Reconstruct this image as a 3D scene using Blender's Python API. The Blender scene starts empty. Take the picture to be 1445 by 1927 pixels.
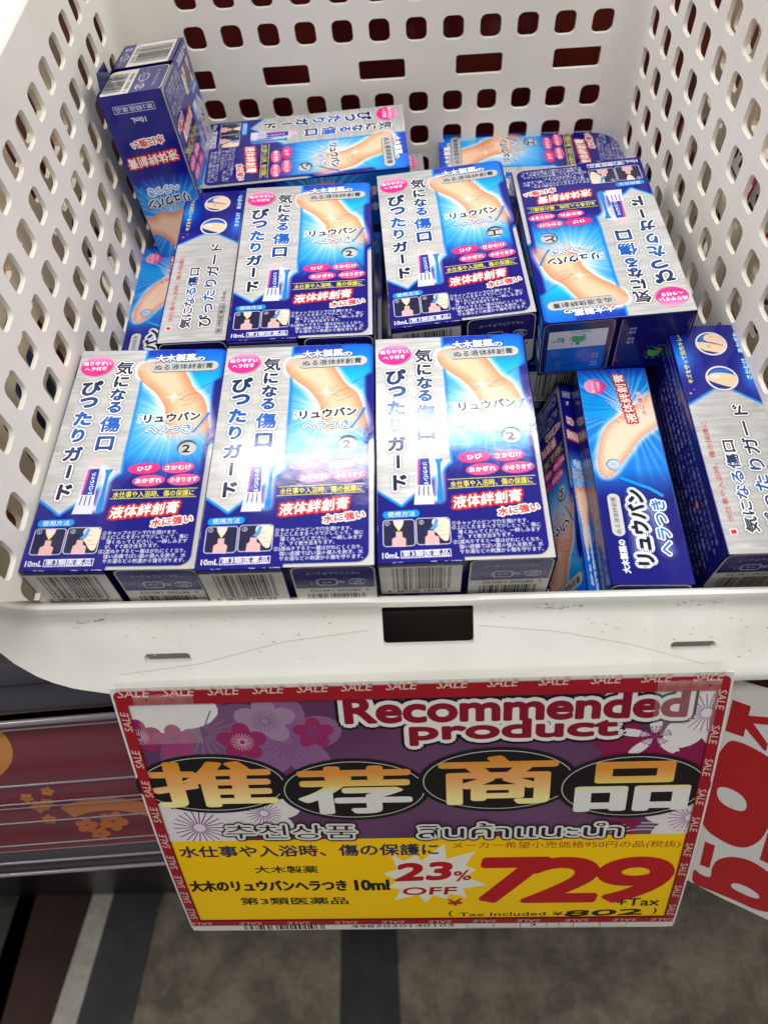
import bpy, bmesh, math, random
import numpy as np
from mathutils import Matrix, Vector
from mathutils.geometry import tessellate_polygon, delaunay_2d_cdt

sc = bpy.context.scene
C = sc.collection
R = math.radians
random.seed(4)

# ------------------------------------------------------------------ camera, world, lamps, exposure
cd = bpy.data.cameras.new('camera'); cam = bpy.data.objects.new('camera', cd); C.objects.link(cam)
cd.sensor_fit = 'VERTICAL'; cd.sensor_height = 36; cd.lens = 1407.5/1927*36
cd.clip_start = 0.02; cd.clip_end = 60
Wm = [[0.99834, -0.04112, -0.04032], [-0.01269, -0.83999, 0.54245], [-0.05617, -0.54104, -0.83912]]
cam.matrix_world = Matrix(((Wm[0][0], -Wm[0][1], -Wm[0][2], 0), (Wm[1][0], -Wm[1][1], -Wm[1][2], 0),
                           (Wm[2][0], -Wm[2][1], -Wm[2][2], 0), (0, 0, 0, 1)))
cd.dof.use_dof = True; cd.dof.focus_distance = 0.345; cd.dof.aperture_fstop = 11.0
sc.camera = cam
w = bpy.data.worlds.new("World"); sc.world = w; w.use_nodes = True
w.node_tree.nodes['Background'].inputs[0].default_value = (1.0, 0.985, 0.96, 1)
w.node_tree.nodes['Background'].inputs[1].default_value = 0.17
def area(name, loc, target, sx, sy, power, col=(1, .975, .94)):
    l = bpy.data.lights.new(name, 'AREA'); l.shape = 'RECTANGLE'; l.size = sx; l.size_y = sy
    l.energy = power; l.color = col
    o = bpy.data.objects.new(name, l); C.objects.link(o); o.location = loc
    o.rotation_euler = (Vector(target)-Vector(loc)).to_track_quat('-Z', 'Y').to_euler()
    return o
area('ceiling_tube_front', (0.02, 1.50, 1.42), (0, .3, -.25), 1.05, .05, 9.5)
area('ceiling_panel_left', (-1.9, .9, 1.6), (0, .3, -.25), .6, 1.2, 29)
area('ceiling_panel_right', (1.9, .9, 1.6), (0, .3, -.25), .6, 1.2, 29)
area('ceiling_panel_above', (0.0, -0.05, 1.9), (0, .3, -.25), 1.6, .5, 31)
area('ceiling_panel_behind', (0.0, -1.7, 1.5), (0, .1, -.3), 1.2, .5, 8)
sc.view_settings.view_transform = 'Standard'; sc.view_settings.look = 'None'
sc.view_settings.exposure = 0.10; sc.view_settings.gamma = 1
sc.cycles.max_bounces = 8; sc.cycles.caustics_reflective = False; sc.cycles.caustics_refractive = False

# ------------------------------------------------------------------ helpers
def lin(r, g, b):
    f = lambda c: (c/255/12.92) if c <= 10.3 else ((c/255+.055)/1.055)**2.4
    return (f(r), f(g), f(b))
def lin_arr(a):
    a = np.clip(a, 0, 255)/255
    return np.where(a <= .04045, a/12.92, ((a+.055)/1.055)**2.4)
def mat(name, base=(.8, .8, .8), rough=.5, metal=0.0, attr=None, coat=0, bump=None, spec=.5, noise=None, wave=None):
    """noise=(scale, amount, colour2): procedural mottling; bump=(scale, strength, distance)."""
    m = bpy.data.materials.new(name); m.use_nodes = True; nt = m.node_tree; N = nt.nodes; L = nt.links
    p = N['Principled BSDF']
    p.inputs['Roughness'].default_value = rough; p.inputs['Metallic'].default_value = metal
    p.inputs['Base Color'].default_value = (*base, 1); p.inputs['Specular IOR Level'].default_value = spec
    p.inputs['Coat Weight'].default_value = coat; p.inputs['Coat Roughness'].default_value = .09
    tc = N.new('ShaderNodeTexCoord')
    src = None
    if attr:
        a = N.new('ShaderNodeAttribute'); a.attribute_name = attr; src = a.outputs['Color']
        L.new(a.outputs['Alpha'], p.inputs['Metallic'])
        L.new(src, p.inputs['Base Color'])
    if noise:
        n = N.new('ShaderNodeTexNoise'); n.inputs['Scale'].default_value = noise[0]; n.inputs['Detail'].default_value = 6
        L.new(tc.outputs['Object'], n.inputs['Vector'])
        mx = N.new('ShaderNodeMix'); mx.data_type = 'RGBA'
        mr = N.new('ShaderNodeMapRange'); mr.inputs[1].default_value = .45; mr.inputs[2].default_value = .75; mr.inputs[4].default_value = noise[1]
        L.new(n.outputs['Fac'], mr.inputs[0]); L.new(mr.outputs[0], mx.inputs[0])
        if src: L.new(src, mx.inputs[6])
        else: mx.inputs[6].default_value = (*base, 1)
        mx.inputs[7].default_value = (*noise[2], 1)
        L.new(mx.outputs[2], p.inputs['Base Color'])
    if bump:
        n = N.new('ShaderNodeTexNoise'); n.inputs['Scale'].default_value = bump[0]; n.inputs['Detail'].default_value = 4
        L.new(tc.outputs['Object'], n.inputs['Vector'])
        b = N.new('ShaderNodeBump'); b.inputs['Strength'].default_value = bump[1]; b.inputs['Distance'].default_value = bump[2]
        L.new(n.outputs['Fac'], b.inputs['Height']); L.new(b.outputs[0], p.inputs['Normal'])
        if wave:      # slow buckling of the card
            n3 = N.new('ShaderNodeTexNoise'); n3.inputs['Scale'].default_value = wave[0]; n3.inputs['Detail'].default_value = 2
            L.new(tc.outputs['Object'], n3.inputs['Vector']); b3 = N.new('ShaderNodeBump'); b3.inputs['Strength'].default_value = wave[1]; b3.inputs['Distance'].default_value = wave[2]
            L.new(n3.outputs['Fac'], b3.inputs['Height']); L.new(b3.outputs[0], b.inputs['Normal'])
        if coat: L.new(b.outputs[0], p.inputs['Coat Normal'])
    return m
def mesh_obj(name, verts, faces, m, parent=None, smooth=False):
    me = bpy.data.meshes.new(name); me.from_pydata([tuple(v) for v in verts], [], [tuple(f) for f in faces]); me.update()
    if m: me.materials.append(m)
    if smooth: me.shade_smooth()
    o = bpy.data.objects.new(name, me); C.objects.link(o); o.parent = parent
    return o
def bm_obj(name, bm, m, parent=None, smooth=False):
    me = bpy.data.meshes.new(name); bmesh.ops.recalc_face_normals(bm, faces=bm.faces); bm.to_mesh(me); bm.free()
    if m: me.materials.append(m)
    if smooth: me.shade_smooth()
    o = bpy.data.objects.new(name, me); C.objects.link(o); o.parent = parent
    return o
def box_bm(bm, a, b, bev=0):
    r = bmesh.ops.create_cube(bm, size=1)
    for v in r['verts']: v.co = Vector([a[i]+(v.co[i]+.5)*(b[i]-a[i]) for i in range(3)])
    if bev:
        es = list({e for v in r['verts'] for e in v.link_edges})
        bmesh.ops.bevel(bm, geom=es, offset=bev, segments=2, affect='EDGES')
def empty(name, label, cat, group=None, kind=None):
    o = bpy.data.objects.new(name, None); o.empty_display_size = .02; C.objects.link(o)
    tag(o, label, cat, group, kind); return o
def tag(o, label=None, cat=None, group=None, kind=None):
    if label: o['label'] = label
    if cat: o['category'] = cat
    if group: o['group'] = group
    if kind: o['kind'] = kind
    return o
def homography(src, dst):
    A = []
    for (x, y), (u, v) in zip(src, dst):
        A.append([x, y, 1, 0, 0, 0, -u*x, -u*y, -u]); A.append([0, 0, 0, x, y, 1, -v*x, -v*y, -v])
    H = np.linalg.svd(np.array(A, float))[2][-1].reshape(3, 3)
    return H
class Frame:
    """Turns measured points of a flat printed design into millimetres on its face."""
    def __init__(s, corners, mm, off=(0, 0), sc=1.0):
        s.H = homography(corners, mm); s.off = off; s.sc = sc
    def sub(s, off, sc):
        f = Frame.__new__(Frame); f.H = s.H; f.off = off; f.sc = sc; return f
    def __call__(s, x, y):
        x = s.off[0]+x/s.sc; y = s.off[1]+y/s.sc
        q = s.H @ np.array([x, y, 1.0]); return (q[0]/q[2], q[1]/q[2])
    def many(s, pts): return [s(*p) for p in pts]

# ---- glyphs
_g = {}
def glyph(body, res=2, bold=0.0):
    k = (body, res, bold)
    if k not in _g:
        c = bpy.data.curves.new('g', 'FONT'); c.body = body; c.resolution_u = res; c.offset = bold; c.fill_mode = 'FRONT' if c.dimensions == '2D' else c.fill_mode
        c.dimensions = '2D'; c.fill_mode = 'BOTH'
        o = bpy.data.objects.new('g', c); C.objects.link(o)
        dg = bpy.context.evaluated_depsgraph_get()
        me = bpy.data.meshes.new_from_object(o.evaluated_get(dg)); me.calc_loop_triangles()
        v = np.array([q.co[:2] for q in me.vertices]); t = np.array([l.vertices[:] for l in me.loop_triangles])
        bpy.data.objects.remove(o); bpy.data.curves.remove(c); bpy.data.meshes.remove(me)
        if len(v): 
            a = v[t]; ar = (a[:, 1, 0]-a[:, 0, 0])*(a[:, 2, 1]-a[:, 0, 1])-(a[:, 2, 0]-a[:, 0, 0])*(a[:, 1, 1]-a[:, 0, 1])
            t = t[np.abs(ar) > 1e-9]; ar = ar[np.abs(ar) > 1e-9]
            t[ar < 0] = t[ar < 0][:, ::-1]
        _g[k] = (v, t)
    return _g[k]
LV = 0.035   # mm between printed layers
class Print:
    """Flat print: coloured shapes in mm, each layer a hair above the one below; build() makes one mesh."""
    def __init__(s): s.v = []; s.f = []; s.c = []; s.n = 0; s.tiny = 0
    def add(s, v2, tris, col, lvl, alpha=0.0):
        v2 = np.asarray(v2, float); tris = np.asarray(tris, int)
        if not len(v2) or not len(tris): return
        s.tiny += 1
        z = np.full((len(v2), 1), lvl*LV + (s.tiny % 26)*0.0011)
        s.v.append(np.hstack([v2, z])); s.f.append(tris+s.n); s.n += len(v2)
        col = col(v2) if callable(col) else np.tile(np.array(lin(*col)), (len(v2), 1))
        s.c.append(np.hstack([col, np.full((len(v2), 1), alpha)]))
    clip = None
    def poly(s, pts, col, lvl, alpha=0.0):
        pts = [tuple(p) for p in pts]
        if s.clip:
            x0, y0, x1, y1 = s.clip; q = []
            for p in pts:
                p = (min(max(p[0], x0), x1), min(max(p[1], y0), y1))
                if not q or math.hypot(p[0]-q[-1][0], p[1]-q[-1][1]) > 1e-4: q.append(p)
            pts = q
            if len(pts) < 3: return
        t = tessellate_polygon([[Vector((x, y, 0)) for x, y in pts]])
        P = np.array(pts); out = []
        for a, b, c in t:
            ar = (P[b][0]-P[a][0])*(P[c][1]-P[a][1])-(P[c][0]-P[a][0])*(P[b][1]-P[a][1])
            if abs(ar) > 1e-9: out.append((a, b, c) if ar > 0 else (a, c, b))
        s.add(P, out, col, lvl, alpha)
    def ell(s, c, rx, ry, col, lvl, ang=0, n=28):
        a = np.linspace(0, 2*math.pi, n, endpoint=False); ca, sa = math.cos(ang), math.sin(ang)
        x = rx*np.cos(a); y = ry*np.sin(a)
        s.poly(list(zip(c[0]+x*ca-y*sa, c[1]+x*sa+y*ca)), col, lvl)
    def ring(s, c, rx, ry, wd, col, lvl, ang=0, a0=0, a1=360, n=36):
        a = np.radians(np.linspace(a0, a1, n+1)); ca, sa = math.cos(ang), math.sin(ang); V = []
        for k in (1, 0):
            x = (rx-wd*k)*np.cos(a); y = (ry-wd*k)*np.sin(a)
            V += list(zip(c[0]+x*ca-y*sa, c[1]+x*sa+y*ca))
        m = n+1; T = []
        for i in range(n): T += [(i, m+i, m+i+1), (i, m+i+1, i+1)]
        s.add(V, T, col, lvl)
    def rrect(s, c, wd, h, r, col, lvl, ang=0, n=5):
        s.poly(rr(c, wd, h, r, ang, n), col, lvl)
    def rframe(s, c, wd, h, r, t, col, lvl, ang=0):
        a = rr(c, wd, h, r, ang); b = rr(c, wd-2*t, h-2*t, max(r-t, .05), ang); m = len(a); T = []
        for i in range(m):
            j = (i+1) % m; T += [(i, j, m+j), (i, m+j, m+i)]
        s.add(a+b, T, col, lvl)
    def line(s, pts, wd, col, lvl):
        for (x0, y0), (x1, y1) in zip(pts[:-1], pts[1:]):
            d = math.hypot(x1-x0, y1-y0)
            if d < 1e-6: continue
            nx, ny = -(y1-y0)/d*wd/2, (x1-x0)/d*wd/2
            s.poly([(x0+nx, y0+ny), (x0-nx, y0-ny), (x1-nx, y1-ny), (x1+nx, y1+ny)], col, lvl)
    def strokes(s, pts, wd, col, lvl):     # line with round joints
        s.line(pts, wd, col, lvl)
        for p in pts: s.ell(p, wd/2, wd/2, col, lvl, n=10)
    def place(s, v, t, col, lvl, outline=(), fat=0.0):
        if fat > 0 and col is not None:
            m = 24 if fat > .7 else 8 if fat > .1 else 4
            for i in range(m):
                a = 2*math.pi*i/m; s.add(v+np.array([fat*math.cos(a), fat*math.sin(a)]), t, col, lvl)
        for (ow, oc, ol) in outline:
            n = 8 if ow < .5 else 12; ow += fat
            for i in range(n):
                a = 2*math.pi*i/n; s.add(v+np.array([ow*math.cos(a), ow*math.sin(a)]), t, oc, ol)
            s.add(v, t, oc, ol)
        if col is not None: s.add(v, t, col, lvl)
    def text(s, body, p0, p1, h, col, lvl, outline=(), bold=.012, res=2, skew=0.0):
        """ink box fitted between mid-left p0 and mid-right p1, ink height h (mm)."""
        v, t = glyph(body, res, 0.0); fat = (bold*h if bold >= .012 else 0)
        mn, mxx = v.min(0), v.max(0); d = math.hypot(p1[0]-p0[0], p1[1]-p0[1])
        q = (v-mn)/(mxx-mn); x = q[:, 0]*d; y = (q[:, 1]-.5)*(h-2*fat); x = x+skew*y
        a = math.atan2(p1[1]-p0[1], p1[0]-p0[0]); ca, sa = math.cos(a), math.sin(a)
        s.place(np.stack([p0[0]+x*ca-y*sa, p0[1]+x*sa+y*ca], 1), t, col, lvl, outline, fat)
    def char(s, ch, c, size, col, lvl, outline=(), bold=.012, res=3, ang=0, sx=1.0):
        """one character, ink centre at c, em size in mm."""
        v, t = glyph(ch, res, 0.0); fat = (bold*size*.85 if bold >= .012 else 0); m = (v.min(0)+v.max(0))/2; q = (v-m)*size; q[:, 0] *= sx
        ca, sa = math.cos(ang), math.sin(ang)
        s.place(np.stack([c[0]+q[:, 0]*ca-q[:, 1]*sa, c[1]+q[:, 0]*sa+q[:, 1]*ca], 1), t, col, lvl, outline, fat)
    def mesh(s, name, xf, m):
        """xf maps (x mm, y mm, z mm) arrays to metres."""
        V = np.vstack(s.v); F = np.vstack(s.f); Cc = np.vstack(s.c)
        V = xf(V)
        me = bpy.data.meshes.new(name)
        me.vertices.add(len(V)); me.vertices.foreach_set('co', V.astype(np.float32).ravel())
        me.loops.add(F.size); me.loops.foreach_set('vertex_index', F.astype(np.int32).ravel())
        me.polygons.add(len(F)); me.polygons.foreach_set('loop_start', np.arange(0, F.size, 3, dtype=np.int32))
        me.update(calc_edges=True)
        a = me.color_attributes.new('ink', 'FLOAT_COLOR', 'POINT'); a.data.foreach_set('color', Cc.astype(np.float32).ravel())
        me.materials.append(m); return me
def rr(c, wd, h, r, ang=0, n=5):
    out = []
    for (sx, sy, a0) in ((1, 1, 0), (-1, 1, 90), (-1, -1, 180), (1, -1, 270)):
        for k in range(n+1):
            a = math.radians(a0+90*k/n); out.append((sx*(wd/2-r)+r*math.cos(a), sy*(h/2-r)+r*math.sin(a)))
    ca, sa = math.cos(ang), math.sin(ang)
    return [(c[0]+x*ca-y*sa, c[1]+x*sa+y*ca) for x, y in out]
def inside(px, py, poly):
    r = np.zeros(px.shape, bool); n = len(poly)
    for i in range(n):
        x0, y0 = poly[i]; x1, y1 = poly[(i+1) % n]
        if y0 == y1: continue
        r ^= ((y0 > py) != (y1 > py)) & (px < (x1-x0)*(py-y0)/(y1-y0)+x0)
    return r
def pdist(px, py, pts, closed=True):
    d = np.full(px.shape, 1e9); n = len(pts)
    for i in range(n if closed else n-1):
        x0, y0 = pts[i]; x1, y1 = pts[(i+1) % n]; L2 = (x1-x0)**2+(y1-y0)**2+1e-12
        t = np.clip(((px-x0)*(x1-x0)+(py-y0)*(y1-y0))/L2, 0, 1)
        d = np.minimum(d, np.hypot(px-x0-t*(x1-x0), py-y0-t*(y1-y0)))
    return d
def sdist(px, py, poly):
    d = pdist(px, py, poly); return np.where(inside(px, py, poly), -d, d)
def smooth(pts, n=3):   # Chaikin corner cutting, closed
    for _ in range(n):
        q = []
        for i in range(len(pts)):
            a = pts[i]; b = pts[(i+1) % len(pts)]
            q += [(a[0]*.75+b[0]*.25, a[1]*.75+b[1]*.25), (a[0]*.25+b[0]*.75, a[1]*.25+b[1]*.75)]
        pts = q
    return pts
def grid_sheet(outer, holes, step, colfn, xf, name, m, x0, x1, y0, y1):
    """Triangulated sheet with holes, dense enough to carry the printed picture in its vertex colours."""
    V = []; E = []
    for lp in [outer]+holes:
        b = len(V); V += [tuple(p) for p in lp]; E += [(b+i, b+(i+1) % len(lp)) for i in range(len(lp))]
    gx, gy = np.meshgrid(np.arange(x0+step/2, x1, step), np.arange(y0+step/2, y1, step)); gx = gx.ravel(); gy = gy.ravel()
    ok = (sdist(gx, gy, outer) < -step*.3)
    for h in holes: ok &= (sdist(gx, gy, h) > step*.3)
    V += list(zip(gx[ok], gy[ok]))
    r = delaunay_2d_cdt([Vector(p) for p in V], E, [], 0, 1e-5)
    P = np.array([tuple(p) for p in r[0]]); T = np.array([f[:] for f in r[2]])
    cx = P[T].mean(1); keep = inside(cx[:, 0], cx[:, 1], outer)
    for h in holes: keep &= ~inside(cx[:, 0], cx[:, 1], h)
    T = T[keep]
    a = P[T]; ar = (a[:, 1, 0]-a[:, 0, 0])*(a[:, 2, 1]-a[:, 0, 1])-(a[:, 2, 0]-a[:, 0, 0])*(a[:, 1, 1]-a[:, 0, 1])
    T[ar < 0] = T[ar < 0][:, ::-1]
    col = colfn(P[:, 0], P[:, 1])
    p = Print(); p.v = [np.hstack([P, np.zeros((len(P), 1))])]; p.f = [T]; p.c = [col]; p.n = len(P)
    return p.mesh(name, xf, m)
def box_blur_noise(seed, px, py, scale):
    rs = np.random.RandomState(seed); a, b = px/scale, py/scale; g = rs.rand(97, 97)
    i = np.floor(a).astype(int); j = np.floor(b).astype(int); fx = a-i; fy = b-j; fx = fx*fx*(3-2*fx); fy = fy*fy*(3-2*fy)
    G = lambda p, q: g[p % 97, q % 97]
    return (G(i, j)*(1-fx)+G(i+1, j)*fx)*(1-fy)+(G(i, j+1)*(1-fx)+G(i+1, j+1)*fx)*fy
def mixc(a, b, t):
    t = np.clip(t, 0, 1)[:, None]; return a*(1-t)+b*t
A_ = lambda *c: np.array(c, float)[None, :]

# ------------------------------------------------------------------ materials
M_ink = mat('printed_card', attr='ink', rough=.48, coat=.85, bump=(900, .08, .0003), spec=.10, wave=(45, .2, .0010))
M_ink_matte = mat('printed_laminate', attr='ink', rough=.4, coat=.3, bump=(300, .03, .0005), spec=.25, wave=(18, .3, .003))
M_plastic = mat('white_plastic', lin(243, 240, 231), rough=.42, bump=(220, .05, .0006), noise=(22, .30, lin(218, 211, 192)))
M_beige_plastic = mat('beige_plastic', lin(228, 216, 192), rough=.45, bump=(220, .05, .0006))  # beiger tone for the neighbouring basket walls
M_navy = mat('navy_card', lin(15, 13, 92), rough=.48, coat=.5, bump=(700, .1, .0003), spec=.10)
M_silver = mat('silver_card', (.62, .62, .61), rough=.38, metal=.35, bump=(900, .08, .0003))
M_black = mat('black_shelf', (.010, .009, .009), rough=.35)
M_white_card = mat('white_card', (.7, .7, .68), rough=.5)
M_dark = mat('dark_gap', (.02, .02, .03), rough=.8)

W_, L_, H_ = 66.3, 115.0, 32.1     # carton width, length, depth in mm
# ------------------------------------------------------------------ carton front art
FQ = Frame([(706, 640), (982, 629), (709, 1061), (1047, 1052)], [(0, L_), (W_, L_), (0, 0), (W_, 0)])
F = FQ.sub((680, 620), 3.7055)
def fh(x, y, h):  # height in mm of h measured pixels at x, y
    a = F(x, y-h/2); b = F(x, y+h/2); return math.hypot(a[0]-b[0], a[1]-b[1])
silver = F.many([(80, 60), (549, 55), (556, 200), (575, 380), (592, 600), (603, 810), (618, 925), (545, 985), (440, 1075), (275, 1225), (107, 1112)])
silver[0] = (-.5, L_+1); silver[1] = (silver[1][0], L_+1); silver[-1] = (-.5, silver[-1][1])
finger = smooth(F.many([(516, 190), (535, 150), (600, 136), (720, 130), (840, 170), (915, 262), (972, 330), (1048, 372), (1085, 430), (1125, 510), (1172, 640), (1195, 740),
                        (980, 760), (880, 690), (838, 600), (812, 510), (800, 462), (745, 400), (698, 355), (610, 302), (540, 250)]), 2)
film = F.many([(860, 200), (900, 235), (965, 330), (1010, 318), (1075, 278), (1140, 238), (1120, 30), (900, 30)])
rayc = F(870, 520)
def front_art(x, y):
    n = len(x)
    v = y
    top = A_(8, 46, 178); cyan = A_(0, 138, 236); navy = A_(16, 14, 120)
    c = mixc(np.repeat(navy, n, 0), np.repeat(cyan, n, 0), (v-41)/14)
    c = mixc(c, np.repeat(top, n, 0), (v-104)/10)
    dx = x-rayc[0]; dy = y-rayc[1]; d = np.hypot(dx, dy*.8); ang = np.arctan2(dy, dx)
    ray = .5+.5*np.sin(ang*37+2*np.sin(ang*11)); ray = ray*.6+.4*(.5+.5*np.sin(ang*83+1.3))
    glow = np.exp(-(d/15)**2)
    c = mixc(c, np.repeat(A_(245, 252, 255), n, 0), np.clip(glow*.85+ray**3*np.exp(-d/19)*.55, 0, 1))
    c = mixc(c, np.repeat(navy, n, 0), ((43-v)/6))
    c = mixc(c, np.repeat(A_(12, 14, 128), n, 0), (x-(W_-4.6))/1.6*(v > 44))
    f = sdist(x, y, film)
    c = mixc(c, np.repeat(A_(0, 160, 240), n, 0)+ (y[:, None]-100)*A_(-3, -4, 0), np.where(f < 0, np.clip(.55-f*.2, 0, 1), 0))
    c = mixc(c, np.repeat(A_(10, 70, 150), n, 0), np.clip(1-np.abs(f+.1)/.35, 0, 1)*.8)
    # finger with a white halo
    g = sdist(x, y, finger); fade = np.clip((v-60)/10, 0, 1)
    c = mixc(c, np.repeat(A_(255, 255, 255), n, 0), np.clip(1-g/3.2, 0, 1)*(g > 0)*.85*fade)
    sk = mixc(np.repeat(A_(234, 146, 104), n, 0), np.repeat(A_(250, 204, 170), n, 0), np.clip(-g/5.5, 0, 1))
    nail = F(560, 168); dn = np.hypot((x-nail[0])/5.2, (y-nail[1])/2.6)
    sk = mixc(sk, np.repeat(A_(248, 190, 180), n, 0), np.clip((1.1-dn)*3, 0, .7))
    kn = F(965, 375); dk = np.hypot((x-kn[0])/8, (y-kn[1])/4.5)
    sk = mixc(sk, np.repeat(A_(236, 160, 130), n, 0), np.exp(-dk**2)*.45)
    for pts, wd_, al in (([(885, 400), (925, 372), (975, 352), (1005, 350)], .38, .75), ([(885, 400), (930, 405), (975, 392), (1005, 372)], .30, .5), ([(915, 440), (965, 430), (1010, 405), (1035, 385)], .34, .55), ([(860, 380), (880, 352), (915, 335)], .25, .35), ([(930, 318), (985, 325)], .25, .3)):
        q = [F(*p_) for p_ in pts]; sk = mixc(sk, np.repeat(A_(186, 92, 70), n, 0), np.clip(1-pdist(x, y, q, False)/wd_, 0, 1)*al)
    c = mixc(c, sk, np.clip(.5-g/.5, 0, 1)*fade)
    st = F(835, 385); ds = np.abs(x-st[0])*np.abs(y-st[1])
    c = mixc(c, np.repeat(A_(255, 255, 255), n, 0), np.exp(-ds*1.3-np.hypot(x-st[0], y-st[1])/4))
    # silver field with brushed lines, light blue border
    s = sdist(x, y, silver)
    c = mixc(c, np.repeat(A_(10, 20, 110), n, 0), np.clip(1-s/1.8, 0, 1)*(s > 0)*.5)
    c = mixc(c, np.repeat(A_(0, 140, 232), n, 0), np.clip(.5-(s-1.05)/.4, 0, 1))
    br = box_blur_noise(3, x*.06, y, .55)*.6+box_blur_noise(5, x*.15, y, 1.1)*.4
    sv = 196+(br-.5)*40
    m_s = np.clip(.5-s/.4, 0, 1)
    c = mixc(c, np.stack([sv, sv, sv], 1), m_s)
    m_f = np.clip(.5-g/.5, 0, 1)*np.clip((v-94)/2, 0, 1)     # the fingertip overlaps the silver field
    halo = np.clip(1-g/2.0, 0, 1)*np.clip((v-94)/4, 0, 1)*(x < 40)
    c = mixc(c, np.repeat(A_(255, 255, 255), n, 0), halo*.8*(g > 0)); c = mixc(c, sk, m_f)
    # soft white glow round the tube and spatula
    gl = pdist(x, y, F.many([(430, 880), (435, 1180), (540, 1180), (535, 930)]), True)
    c = mixc(c, np.repeat(A_(225, 230, 250), n, 0), np.clip(1.25-gl/2.6, 0, 1)*.9*(y < F(430, 840)[1]))
    met = m_s*.30*(1-m_f)
    return np.hstack([lin_arr(c), met[:, None]])
hole_c = F(1038, 738); HR = 4.1
hole = [(hole_c[0]+HR*math.cos(a), hole_c[1]+HR*math.sin(a)) for a in np.linspace(0, 2*math.pi, 28, endpoint=False)]
PR = W_-2.3
outer = [(0, 0), (W_/2-.8, 0), (W_/2-.8, 1.9)] + [(PR-4.5+4.5*math.sin(a), 1.9+4.5-4.5*math.cos(a)) for a in np.linspace(0, math.pi/2, 7)] + [(PR, 62), (W_-.3, 64)] + \
        [(W_-.3-3+3*math.cos(a), L_-3+3*math.sin(a)) for a in np.linspace(0, math.pi/2, 5)] + [(0, L_)]
fx_front = lambda V: np.stack([V[:, 0], V[:, 1], V[:, 2]+.45], 1)*.001
ME_front = grid_sheet(outer, [hole], .40, front_art, fx_front, 'front_panel', M_ink, 0, W_, 0, L_)

P = Print()
NV = (24, 38, 84)
WO = lambda wd: [(wd+.28, (120, 120, 122), 1), (wd, (242, 242, 240), 2)]
def title_grad(v2):
    t = np.exp(-((v2[:, 1]-72)/17)**2); return lin_arr(mixc(np.repeat(A_(20, 30, 66), len(v2), 0), np.repeat(A_(10, 92, 190), len(v2), 0), t))
for ch, x, y, s in (('気', 428, 188, 94), ('に', 434, 284, 88), ('な', 436, 376, 90), ('る', 438, 466, 90), ('傷', 443, 585, 116), ('口', 447, 722, 116)):
    P.char(ch, F(x, y), fh(x, y, s), title_grad, 4, WO(.7), bold=.030 if ch in '傷気' else .056)
for ch, x, y, s, a in (('ぴ', 238, 335, 110, 0), ('っ', 245, 436, 124, 0), ('た', 240, 550, 108, 0), ('り', 240, 670, 104, 0), ('ガ', 243, 800, 108, 0), ('ー', 252, 925, 106, -math.pi/2), ('ド', 265, 1070, 122, 0)):
    P.char(ch, F(x, y), fh(x, y, s), title_grad, 4, WO(.75), bold=.06, ang=a)
def pink(v2):
    c = F(228, 178); t = np.clip((v2[:, 1]-c[1]+1)/7, 0, 1); return lin_arr(mixc(np.repeat(A_(240, 40, 140), len(v2), 0), np.repeat(A_(250, 170, 205), len(v2), 0), t))
c0 = F(228, 178); P.ell((c0[0]+.2, c0[1]-.3), 7.4, 6.2, (170, 140, 160), 1); P.ell(c0, 7.3, 6.1, pink, 2, ang=.25)
P.text('ぬりやすい', F(132, 165), F(320, 158), 2.5, (255, 255, 255), 3, bold=.03)
P.text('ヘラ付き', F(150, 205), F(298, 192), 2.5, (255, 255, 255), 3, bold=.03)
# tube
cap = F.many([(398, 835), (462, 830), (462, 885), (398, 890)]); P.poly(cap, (225, 190, 190), 1)
P.poly(F.many([(392, 892), (462, 886), (505, 1220), (362, 1224)]), (214, 214, 240), 1)
P.poly(F.many([(392, 905), (466, 900), (480, 1085), (388, 1088)]), (30, 60, 165), 2)
P.poly(F.many([(388, 908), (404, 907), (398, 1087), (386, 1088)]), (225, 60, 140), 3)
for k, ch in enumerate('リュウバンS'): P.char(ch, F(436+k*2.5, 940+k*27), 2.0, (255, 255, 255), 3, ang=-math.pi/2, bold=.03)
for k in range(3): P.line([F(400+k*30, 1095), F(396+k*34, 1160)], .5, (90, 90, 140), 2)
P.strokes(F.many([(516, 912), (526, 930), (545, 925), (553, 908)]), 1.0, (0, 130, 205), 3)
P.poly(smooth(F.many([(512, 905), (555, 905), (545, 960), (556, 1080), (570, 1180), (558, 1216), (530, 1216), (522, 1180), (528, 1080), (524, 960)]), 2), (0, 134, 208), 3)
# maker line and pill
P.text('大木製薬', F(632, 118), F(908, 100), 4.6, (255, 255, 255), 5, [(.4, (50, 80, 150), 3)], bold=.032)
P.text('の', F(912, 112), F(978, 108), 2.6, (255, 255, 255), 5, [(.45, (60, 90, 150), 3)], bold=.04)
a, b = F(606, 182), F(1088, 152); ang = math.atan2(b[1]-a[1], b[0]-a[0])
def pill(v2):
    t = (v2[:, 0]-a[0])/(b[0]-a[0]); t = np.abs(t-.6)*2; return lin_arr(mixc(np.repeat(A_(232, 232, 230), len(v2), 0), np.repeat(A_(190, 190, 188), len(v2), 0), t))
P.rrect(((a[0]+b[0])/2+.2, (a[1]+b[1])/2-.35), math.hypot(b[0]-a[0], b[1]-a[1]), 5.6, 2.75, (110, 100, 95), 1, ang, 8)
P.rrect(((a[0]+b[0])/2, (a[1]+b[1])/2), math.hypot(b[0]-a[0], b[1]-a[1]), 5.6, 2.75, pill, 2, ang, 8)
P.text('ぬる液体絆創膏', F(640, 180), F(1050, 153), 3.5, (36, 44, 60), 3, bold=.012)
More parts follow.
